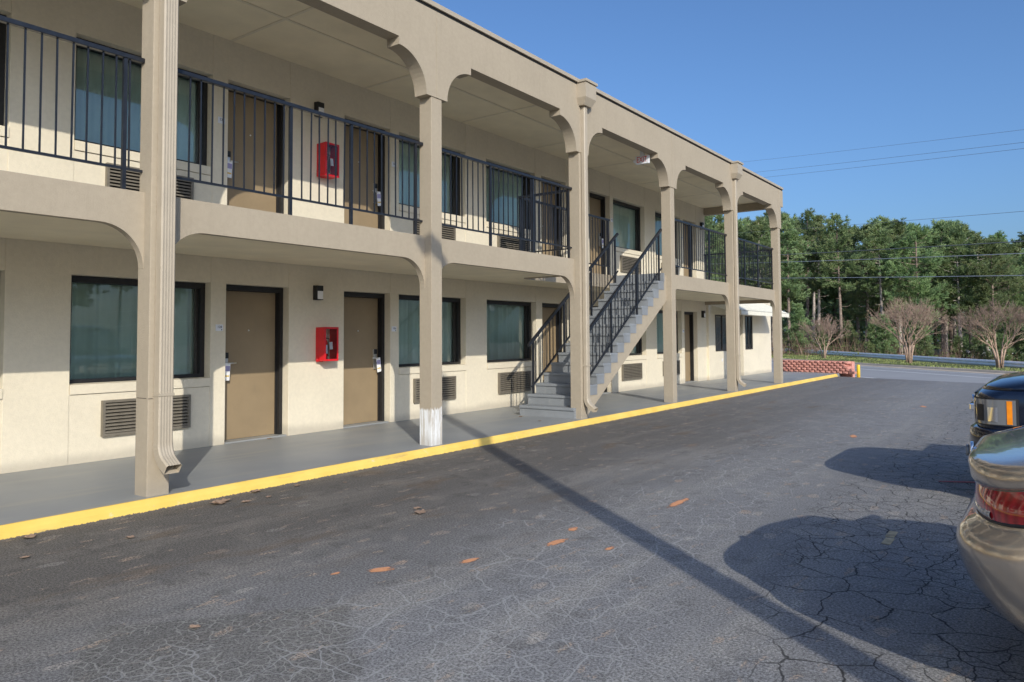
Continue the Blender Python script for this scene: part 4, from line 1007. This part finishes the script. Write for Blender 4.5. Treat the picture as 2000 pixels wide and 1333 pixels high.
b = MB(); r = random.Random(91)
for i in range(44000):
    lat = r.uniform(0.16, 0.86); dep = r.uniform(100, 132); p = spot(lat, dep); top = 13.0*(0.9+0.08*math.sin(lat*37)+0.08*math.sin(lat*91))
    q = Vector((p.x, p.y, -3+r.random()**0.85*(top+3))); d_ = Vector((r.gauss(0, 1), r.gauss(0, 1), r.gauss(.4, .6))).normalized(); s_ = d_.orthogonal().normalized()*r.uniform(.12, .3); L = r.uniform(.5, 1.2)
    b.add([q-s_, q+s_, q+d_*L], [(0, 1, 2)])
tag(b.build('distant_wood', 'needle', fix=False), 'dark mass of far woodland closing the gaps between the pines', 'woods', kind='stuff')
# dry undergrowth and shrubs at the wood edge
b = MB(); g = MB(); r = random.Random(4)
for i in range(9000):
    lat = r.uniform(0.33, 0.80); dep = r.uniform(56, 86); p = spot(lat, dep); z = ground_z(p.x, p.y); h = r.uniform(0.6, 2.7)*(0.6+0.5*math.sin(lat*45)**2)
    a = r.uniform(0, 6.28); le = Vector((r.gauss(0, .35), r.gauss(0, .35), 1))*h; w_ = r.uniform(.008, .022); s_ = Vector((math.cos(a), math.sin(a), 0))*w_; q = Vector((p.x, p.y, z)); m_ = q+le*0.5+Vector((r.gauss(0, .12), r.gauss(0, .12), 0))
    b.add([q-s_, q+s_, m_+s_*.7, m_-s_*.7], [(0, 1, 2, 3)]); b.add([m_-s_*.7, m_+s_*.7, q+le], [(0, 1, 2)])
tag(b.build('undergrowth', 'brush', fix=False), 'tangle of dry brown brush along the foot of the woods', 'brush', kind='stuff')
for i in range(230):
    lat = r.uniform(0.35, 0.80); dep = r.uniform(49, 80); p = spot(lat, dep); z = ground_z(p.x, p.y); R_ = r.uniform(.3, .9)
    for k in range(34):
        q = Vector((p.x+r.gauss(0, R_*.6), p.y+r.gauss(0, R_*.6), z+abs(r.gauss(0, R_)))); d_ = Vector((r.gauss(0, 1), r.gauss(0, 1), r.uniform(0, 1))); s_ = d_.orthogonal().normalized()*r.uniform(.03, .06); L = r.uniform(.08, .18)
        g.add([q-s_, q+s_, q+d_.normalized()*L], [(0, 1, 2)])
tag(g.build('shrub_layer', 'bush', fix=False), 'low green shrubs scattered under the pines', 'shrubs', kind='stuff')

# crape myrtles on the verge
def crape(seed, H, spread, stems):
    r = random.Random(seed); t = MB(); tw = MB()
    def grow(p, d, L, rad, lev):
        d = d.normalized(); e = p+d*L; m_ = (p+e)/2+Vector((r.gauss(0, .04), r.gauss(0, .04), r.gauss(0, .02)))*L
        (t if rad > 0.011 else tw).tube([p, m_, e], [rad, rad*.88, rad*.76], 5 if rad > .02 else 3, cap=False)
        if lev == 0: return
        for k in range(r.choice([2, 2, 3])):
            sp = 0.34 if lev > 3 else 0.26
            nd = d+Vector((r.gauss(0, sp), r.gauss(0, sp), r.gauss(0.06, .12)))
            grow(e, nd, L*r.uniform(.72, .98), max(0.0042, rad*r.uniform(.62, .74)), lev-1)
    for k in range(stems):
        a = 2*PI*k/stems+r.uniform(-.3, .3); cx, cy = math.cos(a), math.sin(a)
        rad = 0.055*H/3.3*r.uniform(.8, 1.1)
        p0 = Vector((cx*.08, cy*.08, -0.05)); p1 = p0+Vector((cx*.07, cy*.07, H*.19)); p2 = p1+Vector((cx*.10*spread, cy*.10*spread, H*0.13))
        t.tube([p0, p1, p2], [rad*1.15, rad, rad*.85], 7)
        for q in range(3):
            aa = a+r.uniform(-.9, .9); sp = (0.25, 0.75, 1.25)[q]*r.uniform(.8, 1.15)*spread
            grow(p2, Vector((math.cos(aa)*sp, math.sin(aa)*sp, 1.0)), H*0.155, rad*.60, 6)
    a = t.mesh('trunk'); a.materials.append(M['crape']); c = tw.mesh('crown'); c.materials.append(M['twig']); return a, c
for (x, y, z, H, sp, stems, seed, lab) in [(44.9, -0.05, -0.08, 3.3, 1.0, 5, 3, 'bare vase shaped crape myrtle in the middle of the verge'), (52.2, 6.05, -0.08, 2.7, 1.0, 3, 8, 'smaller bare crape myrtle near the building corner'),
        (39.9, -4.40, -0.07, 2.9, 1.05, 4, 13, 'bare crape myrtle at the right picture edge behind the black pickup')]:
    a, c = crape(seed, H, sp, stems); o = empty('crape_myrtle', (x, y, z), lab, 'tree', 'bare crape myrtles on the verge', 0.7*seed); obj('trunk', a, o); obj('crown', c, o)
a, c = crape(31, 1.05, 1.2, 1); o = empty('crape_sapling', (47.6, 6.0, -0.05), 'tiny bare sapling in front of the guard rail left of the smaller crape myrtle', 'tree'); obj('trunk', a, o); obj('crown', c, o)

# ------------------------------------------------------------------ low pale building glimpsed past the rail
p = spot(0.70, 96)
fb = empty('far_building', (p.x, p.y, -3.4), 'low grey building with white roof edge glimpsed beyond the guard rail', 'building', None, math.atan2(rh.y, rh.x))
MB().box(-9, 16, 0, 10, 0, 2.1).build('wall', 'grey_wall', fb); MB().box(-9.2, 16.2, -0.3, 10.2, 2.101, 2.75).build('roof_band', 'white_wall', fb)
for k in range(6): MB().box(-7+k*3.6, -5.6+k*3.6, -0.03, -0.005, 0.5, 1.5).build('window', 'dark', fb)

# ------------------------------------------------------------------ cars
def rring(xc, yr, yf, hw, rr, rf, z, n=9, crown=0.0):
    """closed plan contour (x across, y along; rear at yr (max), front at yf (min)), counter-clockwise from rear centre"""
    pts = []
    def seg(cx, cy, rx, ry, a0, a1):
        for k in range(n+1): a = a0+(a1-a0)*k/n; pts.append((cx+rx*math.cos(a), cy+ry*math.sin(a), z))
    ry, rx = rr; fy, fx = rf
    seg(xc-hw+rx, yr-ry, rx, ry, PI/2, PI); seg(xc-hw+fx, yf+fy, fx, fy, PI, 1.5*PI); seg(xc+hw-fx, yf+fy, fx, fy, 1.5*PI, 2*PI); seg(xc+hw-rx, yr-ry, rx, ry, 0, PI/2)
    return pts
def loft(b, rings, cap_top=True, cap_bot=False, sm=True):
    n = len(rings[0]); vs = [p for r_ in rings for p in r_]
    fs = [(j*n+i, j*n+(i+1) % n, (j+1)*n+(i+1) % n, (j+1)*n+i) for j in range(len(rings)-1) for i in range(n)]
    if cap_top: fs.append(tuple(range((len(rings)-1)*n, len(rings)*n)))
    if cap_bot: fs.append(tuple(range(n-1, -1, -1)))
    b.add(vs, fs, sm)
def arch_ring(root, x0, x1, y, z, r0, r1):
    b = MB(); n = 32; vs = []
    for k in range(n):
        a = 2*PI*k/n; vs += [(x0, y+r0*math.cos(a), z+r0*math.sin(a)), (x0, y+r1*math.cos(a), z+r1*math.sin(a)), (x1, y+r1*math.cos(a), z+r1*math.sin(a)), (x1, y+r0*math.cos(a), z+r0*math.sin(a))]
    b.add(vs, [(k*4+i, k*4+(i+1) % 4, ((k+1) % n)*4+(i+1) % 4, ((k+1) % n)*4+i) for k in range(n) for i in range(4)]); b.build('wheel_arch', 'plastic', root)
def wheel(root, x, y, rad, w, side):
    g = empty('wheel', (x, y, rad)); g.parent = root
    b = MB(); prof = [(rad*.62, -w/2), (rad*.93, -w/2), (rad, -w/2+0.03), (rad, w/2-0.03), (rad*.93, w/2), (rad*.62, w/2)]; n = 32; vs = []
    for k in range(n): a = 2*PI*k/n; vs += [(u, q*math.cos(a), q*math.sin(a)) for q, u in prof]
    b.add(vs, [(k*6+i, k*6+i+1, ((k+1) % n)*6+i+1, ((k+1) % n)*6+i) for k in range(n) for i in range(5)], True); b.build('tyre', 'tyre', g)
    b = MB(); sx = side*(w/2-0.012)
    for k in range(5):
        a = 2*PI*k/5; b.bar((sx, 0, 0), (sx, rad*.62*math.cos(a), rad*.62*math.sin(a)), 0.03, 0.07)
    b.tube([(sx-0.02, 0, 0), (sx+0.012, 0, 0)], rad*.18, 12); b.tube([(-w/2+.01, 0, 0), (w/2-.01, 0, 0)], rad*.63, 24, cap=False); b.build('rim', 'rim', g)
    MB().tube([(sx*0.4-0.01, 0, 0), (sx*0.4+0.01, 0, 0)], rad*.6, 20).build('brake_disc', 'plastic', g)
def sedan(label, xc, yrear, paint, group=None):
    """nose towards -Y; origin under the rear centre"""
    root = empty('sedan', (xc, yrear, 0), label, 'car', group)
    F = -4.72; Rr = lambda dz: dz
    lv = [  # z, rear y, half width, rear corner (ry, rx), front y
        (0.20, -0.42, 0.72, (.40, .50), F+.25), (0.27, -0.22, 0.81, (.40, .50), F+.12), (0.36, -0.115, 0.865, (.42, .52), F+.05), (0.48, -0.035, 0.89, (.42, .54), F+.02), (0.57, -0.008, 0.90, (.40, .54), F), (0.625, 0.0, 0.903, (.38, .54), F+.01),
        (0.66, -0.006, 0.904, (.37, .54), F+.015), (0.69, -0.022, 0.905, (.36, .53), F+.02), (0.715, -0.048, 0.905, (.355, .53), F+.02), (0.737, -0.078, 0.904, (.35, .52), F+.02), (0.752, -0.090, 0.902, (.36, .52), F+.03), (0.82, -0.086, 0.893, (.38, .54), F+.05), (0.885, -0.082, 0.882, (.40, .56), F+.08)]
    b = MB(); loft(b, [rring(0, yr, yf, hw, rc, (.55, .62), z) for z, yr, hw, rc, yf in lv], cap_top=True, cap_bot=True); b.build('body', paint, root)
    # boot lid with lip
    lv = [(0.892, -0.070, 0.879, (.41, .57), -1.15), (0.91, -0.058, 0.878, (.41, .57), -1.15), (0.945, -0.052, 0.872, (.41, .57), -1.15), (0.975, -0.050, 0.862, (.41, .57), -1.15), (0.995, -0.058, 0.846, (.41, .56), -1.15), (1.006, -0.080, 0.825, (.41, .55), -1.15), (1.014, -0.13, 0.78, (.41, .53), -1.15), (1.026, -0.35, 0.66, (.42, .5), -1.15), (1.038, -0.62, 0.5, (.4, .4), -1.13)]
    b = MB(); loft(b, [rring(0, yr, yf, hw, rc, (.1, .1), z) for z, yr, hw, rc, yf in lv], True, True); b.build('boot_lid', paint, root)
    b = MB(); loft(b, [rring(0, -0.088, -1.1, 0.79, (.42, .58), (.1, .1), z) for z in (0.8855, 0.8915)], True, True); b.build('shut_line', 'plastic', root)
    b = MB(); loft(b, [rring(0, -0.0945, F+.2, 0.8985, (.36, .52), (.5, .5), z) for z in (0.746, 0.751)], False, False); b.build('bumper_seam', 'plastic', root)
    # rear quarters and shoulders up to the waistline
    lv = [(0.888, -0.42, 0.882, (.5, .5), F+1.2), (0.945, -0.50, 0.865, (.5, .5), F+1.25), (0.97, -0.62, 0.83, (.5, .5), F+1.3), (1.0, -0.8, 0.77, (.5, .5), F+1.35)]
    b = MB(); loft(b, [rring(0, yr, yf, hw, rc, (.4, .5), z) for z, yr, hw, rc, yf in lv], True, True); b.build('shoulder', paint, root)
    lv = [(0.888, F+1.35, 0.86, (.2, .2), F+.1), (0.95, F+1.35, 0.80, (.2, .2), F+.22), (1.0, F+1.35, 0.70, (.2, .2), F+.55)]
    b = MB(); loft(b, [rring(0, yr, yf, hw, rc, (.5, .55), z) for z, yr, hw, rc, yf in lv], True, True); b.build('bonnet', paint, root)
    lv = [(0.97, -0.78, 0.77, (.2, .3), -3.45), (1.10, -0.98, 0.735, (.25, .3), -3.20), (1.25, -1.25, 0.67, (.3, .3), -2.88), (1.37, -1.55, 0.60, (.3, .3), -2.55)]
    b = MB(); loft(b, [rring(0, yr, yf, hw, rc, (.35, .35), z) for z, yr, hw, rc, yf in lv], True, True); b.build('greenhouse', 'carglass', root)
    lv = [(1.365, -1.45, 0.62, (.3, .3), -2.62), (1.41, -1.55, 0.585, (.3, .3), -2.5), (1.435, -1.75, 0.48, (.3, .3), -2.35)]
    b = MB(); loft(b, [rring(0, yr, yf, hw, rc, (.35, .35), z) for z, yr, hw, rc, yf in lv], True, True); b.build('roof', paint, root)
    for s_ in (-1, 1):
        for (y0, z0, y1, z1) in ((-0.80, 0.98, -1.55, 1.39), (-2.05, 0.97, -2.0, 1.40), (-3.42, 0.98, -2.56, 1.39)):
            b = MB(); b.bar((s_*0.765, y0, z0), (s_*0.605, y1, z1), 0.05, 0.05); b.build('pillar', paint, root)
    # lamp shells following the same plan contour, a few millimetres proud
    def shell(name, mat, side, zlo, zhi, k0, k1, out, cut=None):
        zz = [zlo+(zhi-zlo)*j/6 for j in range(7)]; b = MB(); vs = []
        for z in zz:
            t = (z-0.752)/0.133; yr, hw, ry, rx = -0.090+.008*t, .902-.020*t, .36+.04*t, .52+.04*t
            o = out*math.sin(PI*min(1, max(0, (z-zlo)/(zhi-zlo)))*0.9+0.15)
            kk0, kk1 = (k0, k1) if cut is None else (k0, k1 if z > cut else k0+(k1-k0)*0.6)
            for k in range(13):
                a = PI/2+(kk0+(kk1-kk0)*k/12)*PI/2; vs.append((side*-1*((-hw+rx)+(rx+o)*math.cos(a)) if side > 0 else (-hw+rx)+(rx+o)*math.cos(a), yr-ry+(ry+o)*math.sin(a), z))
        b.add(vs, [(j*13+i, j*13+i+1, (j+1)*13+i+1, (j+1)*13+i) for j in range(6) for i in range(12)], True); o_ = b.build(name, mat, root); return o_
    for s_ in (-1, 1):
        shell('tail_light', 'tail_red', s_, 0.768, 0.886, -0.10, 1.02, 0.010); shell('reverse_light', 'tail_white', s_, 0.770, 0.808, -0.06, 0.40, 0.0125)
        shell('lamp_seal', 'plastic', s_, 0.757, 0.768, -0.1, 1.04, 0.006)
        b = MB(); b.tube([(s_*.66, F+.16, .70), (s_*.80, F+.42, .78)], [.09, .07], 10); b.build('headlight', 'head_lens', root)
        b = MB(); b.box(s_*0.91-0.05, s_*0.91+0.05, -3.2, -3.06, 0.98, 1.09, 0.02); b.build('mirror', paint, root)
        for y in (-0.98, -3.72):
            arch_ring(root, s_*0.60, s_*0.908, y, 0.335, 0.328, 0.362)
            wheel(root, s_*0.822, y, 0.325, 0.215, s_)
    b = MB(); b.tube([(0, -0.083, 0.60), (0, -0.06, 0.60)], 0.02, 16); b.tube([(0, -0.048, 0.965), (0, -0.036, 0.965)], 0.045, 16); b.build('badge', 'chrome', root)
    MB().box(-0.26, 0.26, -0.10, -0.070, 0.76, 0.875).build('number_plate', 'sign_white', root)
    MB().box(-0.55, 0.55, -0.62, -0.40, 0.20, 0.26, 0.02).build('diffuser', 'plastic', root)
    # the waist rises from the tail towards the doors
    sst = lambda t: (lambda u: u*u*(3-2*u))(min(1, max(0, t)))
    for ch in root.children:
        if ch.type == 'MESH' and not ch.name.startswith(('wheel', 'diffuser', 'bumper_seam')):
            for v in ch.data.vertices: v.co.z += 0.12*sst((-v.co.y-0.08)/0.5)*sst((v.co.z-0.66)/0.14)*(1-sst((-v.co.y-3.0)/1.2))
    root.scale = (1, 1, 0.955)
    return root
sd = sedan('champagne gold sedan at the right picture edge, tail towards the motel', 4.25, -6.098, 'gold')
def pickup(label, xc, yfront):
    """nose towards +Y"""
    root = empty('pickup_truck', (xc, yfront, 0), label, 'pickup truck')
    B = -5.6
    # loft uses 'rear' = +Y, here the nose
    lv = [(0.62, -0.10, 0.955, (.16, .30), B), (0.72, -0.075, 0.965, (.16, .28), B), (0.90, -0.065, 0.965, (.18, .28), B), (0.955, -0.075, 0.96, (.2, .30), B), (1.00, -0.11, 0.95, (.24, .34), B)]
    b = MB(); loft(b, [rring(0, yr, yf, hw, rc, (.05, .05), z) for z, yr, hw, rc, yf in lv], True, True); b.build('body', 'blue_black', root)
    lv = [(1.0005, -0.112, 0.945, (.26, .36), -1.62), (1.04, -0.15, 0.93, (.30, .40), -1.60), (1.085, -0.24, 0.90, (.40, .5), -1.58), (1.12, -0.42, 0.86, (.5, .6), -1.55), (1.15, -0.75, 0.78, (.5, .6), -1.5), (1.17, -1.1, 0.6, (.3, .5), -1.45)]
    b = MB(); loft(b, [rring(0, yr, yf, hw, rc, (.05, .05), z) for z, yr, hw, rc, yf in lv], True, True); b.build('hood', 'blue_black', root)
    lv = [(1.0, -1.45, 0.95, (.1, .1), -3.35), (1.12, -1.50, 0.94, (.1, .1), -3.35)]
    b = MB(); loft(b, [rring(0, yr, yf, hw, rc, (.05, .05), z) for z, yr, hw, rc, yf in lv], True, True); b.build('cab', 'blue_black', root)
    lv = [(1.121, -1.52, 0.92, (.1, .1), -3.33), (1.74, -2.15, 0.76, (.15, .15), -3.25)]
    b = MB(); loft(b, [rring(0, yr, yf, hw, rc, (.08, .08), z) for z, yr, hw, rc, yf in lv], True, True); b.build('cab_glass', 'carglass', root)
    lv = [(1.741, -2.12, 0.775, (.2, .2), -3.28), (1.80, -2.25, 0.74, (.2, .2), -3.2), (1.825, -2.5, 0.6, (.2, .2), -3.0)]
    b = MB(); loft(b, [rring(0, yr, yf, hw, rc, (.12, .12), z) for z, yr, hw, rc, yf in lv], True, True); b.build('roof', 'blue_black', root)
    for s_ in (-1, 1):
        for (y0, y1) in ((-1.55, -2.16), (-2.45, -2.5), (-3.3, -3.22)): MB().bar((s_*0.92, y0, 1.12), (s_*0.77, y1, 1.745), 0.06, 0.07).build('pillar', 'blue_black', root)
        MB().box(s_*0.94-0.03, s_*0.94+0.03, -5.55, -3.42, 1.0005, 1.14).build('bed_side', 'blue_black', root)
    MB().box(-0.91, 0.91, -5.58, -5.52, 1.0005, 1.138).build('tailgate', 'blue_black', root)
    # front bumper
    lv = [(0.36, -0.10, 0.84, (.22, .40), -0.55), (0.42, -0.03, 0.92, (.22, .42), -0.55), (0.52, 0.0, 0.955, (.22, .42), -0.58), (0.60, -0.005, 0.97, (.22, .42), -0.60), (0.66, -0.015, 0.97, (.22, .42), -0.60), (0.685, -0.06, 0.955, (.2, .40), -0.58)]
    b = MB(); loft(b, [rring(0, yr, yf, hw, rc, (.08, .05), z) for z, yr, hw, rc, yf in lv], True, True); b.build('front_bumper', 'blue_black', root)
    # grille with chrome cross bar
    g = empty('grille', (0, -0.075, 0.70)); g.parent = root
    MB().box(-0.62, 0.62, -0.05, 0.012, 0, 0.265).build('grille_back', 'plastic', g)
    for k in range(7):
        if k == 3: continue
        MB().box(-0.60, 0.60, 0.0125, 0.026, 0.012+k*0.037, 0.030+k*0.037).build('grille_bar', 'chrome', g)
    MB().box(-0.66, 0.66, 0.0125, 0.058, 0.10, 0.165, 0.012).build('chrome_bar', 'chrome', g)
    MB().tube([(0, 0.055, 0.132), (0, 0.085, 0.132)], 0.07, 18).build('emblem', 'chrome', g)
    for s_ in (-1, 1):
        zz = [0.715, 0.75, 0.80, 0.85, 0.895, 0.92]
        def patch(k0, k1, out, name, mat, z0=0.715, z1=0.925):
            b = MB(); vs = []; ny = 7; na = 15
            # contour of the body between z .7 and .93
            for j in range(ny):
                z = z0+(z1-z0)*j/(ny-1); hw, yr, ry, rx = 0.965, -0.068, .18, .28
                P_ = []
                for k in range(na):
                    u = k0+(k1-k0)*k/(na-1)        # metres along the outline from the grille edge outwards
                    # straight front, quarter ellipse, straight side
                    Lf = 0.08; Lc = 0.37
                    if u < Lf: x, y = -(hw-rx)+(Lf-u), yr+out
                    elif u < Lf+Lc: a = PI/2+(u-Lf)/Lc*PI/2; x, y = -(hw-rx)+(rx+out)*math.cos(a), yr-ry+(ry+out)*math.sin(a)
                    else: x, y = -hw-out, yr-ry-(u-Lf-Lc)
                    P_.append((x if s_ < 0 else -x, y, z))
                vs += P_
            b.add(vs, [(j*na+i, j*na+i+1, (j+1)*na+i+1, (j+1)*na+i) for j in range(ny-1) for i in range(na-1)], True); b.build(name, mat, root)
        patch(0.0, 0.60, 0.006, 'headlight_seal', 'plastic', 0.705, 0.935); patch(0.02, 0.58, 0.012, 'headlight', 'head_lens'); patch(0.515, 0.555, 0.016, 'side_marker', 'amber', 0.722, 0.918)
        for k in range(3): patch(0.10+k*.13, 0.19+k*.13, 0.015, 'reflector', 'chrome' if k != 1 else 'plastic', 0.74, 0.90-0.02*k)
        MB().box(s_*1.02-0.09, s_*1.02+0.09, -1.72, -1.60, 1.10, 1.30, 0.03).build('mirror', 'plastic', root)
        for y in (-0.95, -4.45):
            arch_ring(root, s_*0.60, s_*0.985, y, 0.40, 0.394, 0.45); wheel(root, s_*0.87, y, 0.39, 0.25, s_)
        MB().tube([(s_*.70, -0.012, .45), (s_*.70, 0.012, .45)], 0.05, 14).build('fog_light', 'head_lens', root)
    MB().box(-0.90, 0.90, -5.5, -0.3, 0.40, 0.618).build('chassis', 'plastic', root)
    MB().box(-0.95, 0.95, -5.70, -5.60, 0.55, 0.72, 0.03).build('rear_bumper', 'chrome', root)
    return root
pickup('glossy black pickup parked nose towards the motel behind the gold sedan', 8.52, -5.815)
for i, (x, y, rz) in enumerate([(12.5, -36, PI/2), (-2, -34, 0.1), (3, -35, 0.05), (-8, -33, PI)]):
    c = copy_tree(sd); c.location = (x, y, 0); c.rotation_euler.z = rz
    tag(c, 'parked sedan far across the lot behind the viewpoint, seen only as glints in the windows', 'car', 'sedans behind the viewpoint')

# ------------------------------------------------------------------ dead leaves
def leaf_mesh(seed):
    r = random.Random(seed); pts = []; n = 22
    for k in range(n):
        a = 2*PI*k/n; lob = 0.62+0.38*abs(math.cos(2.5*a)); pts.append((math.cos(a)*.5*lob*(1+r.uniform(-.1, .1)), math.sin(a)*.36*lob*(1+r.uniform(-.1, .1))))
    b = MB(); cz = r.uniform(.10, .2); vs = [(x, y, 0.02+cz*abs(y)*1.3+r.uniform(0, .06)+0.12*x*x) for x, y in pts]+[(0, 0, 0.015)]
    b.add(vs, [(k, (k+1) % n, n) for k in range(n)]); me = b.mesh('dead_leaf'); me.materials.append(M['leaf_dry']); return me
LV = [leaf_mesh(s) for s in range(5)]; r = random.Random(77)
for i, (x, y, s_) in enumerate([(2.41, -.23, .12), (2.44, -.19, .09), (2.85, -.86, .09), (3.88, -.37, .16), (3.95, -.33, .19), (4.07, -.51, .10), (4.40, -.20, .14), (4.32, -.5, .08), (4.81, -.28, .10), (4.67, -2.10, .15), (4.77, -1.97, .09), (2.17, -2.87, .07), (2.18, -.78, .07), (6.9, -.45, .05), (7.6, -.4, .05), (5.2, -.55, .05)]):
    o = obj('dead_leaf', LV[i % 5], None, (x, y, 0.003)); o.scale = (s_, s_, s_); o.rotation_euler.z = r.uniform(0, 6.28)
    tag(o, 'dry brown leaf lying on the asphalt near the yellow kerb', 'leaf', 'dead leaves on the asphalt')
for i, (x, y, s_) in enumerate([(6.35, 2.42-.12, .10), (10.55, 1.05, .09), (10.2, .42, .08)]):
    o = obj('dead_leaf', LV[i], None, (x, y, S+0.003)); o.scale = (s_, s_, s_); o.rotation_euler.z = r.uniform(0, 6.28)
    tag(o, 'dry brown leaf lying on the grey walkway', 'leaf', 'dead leaves on the walkway')
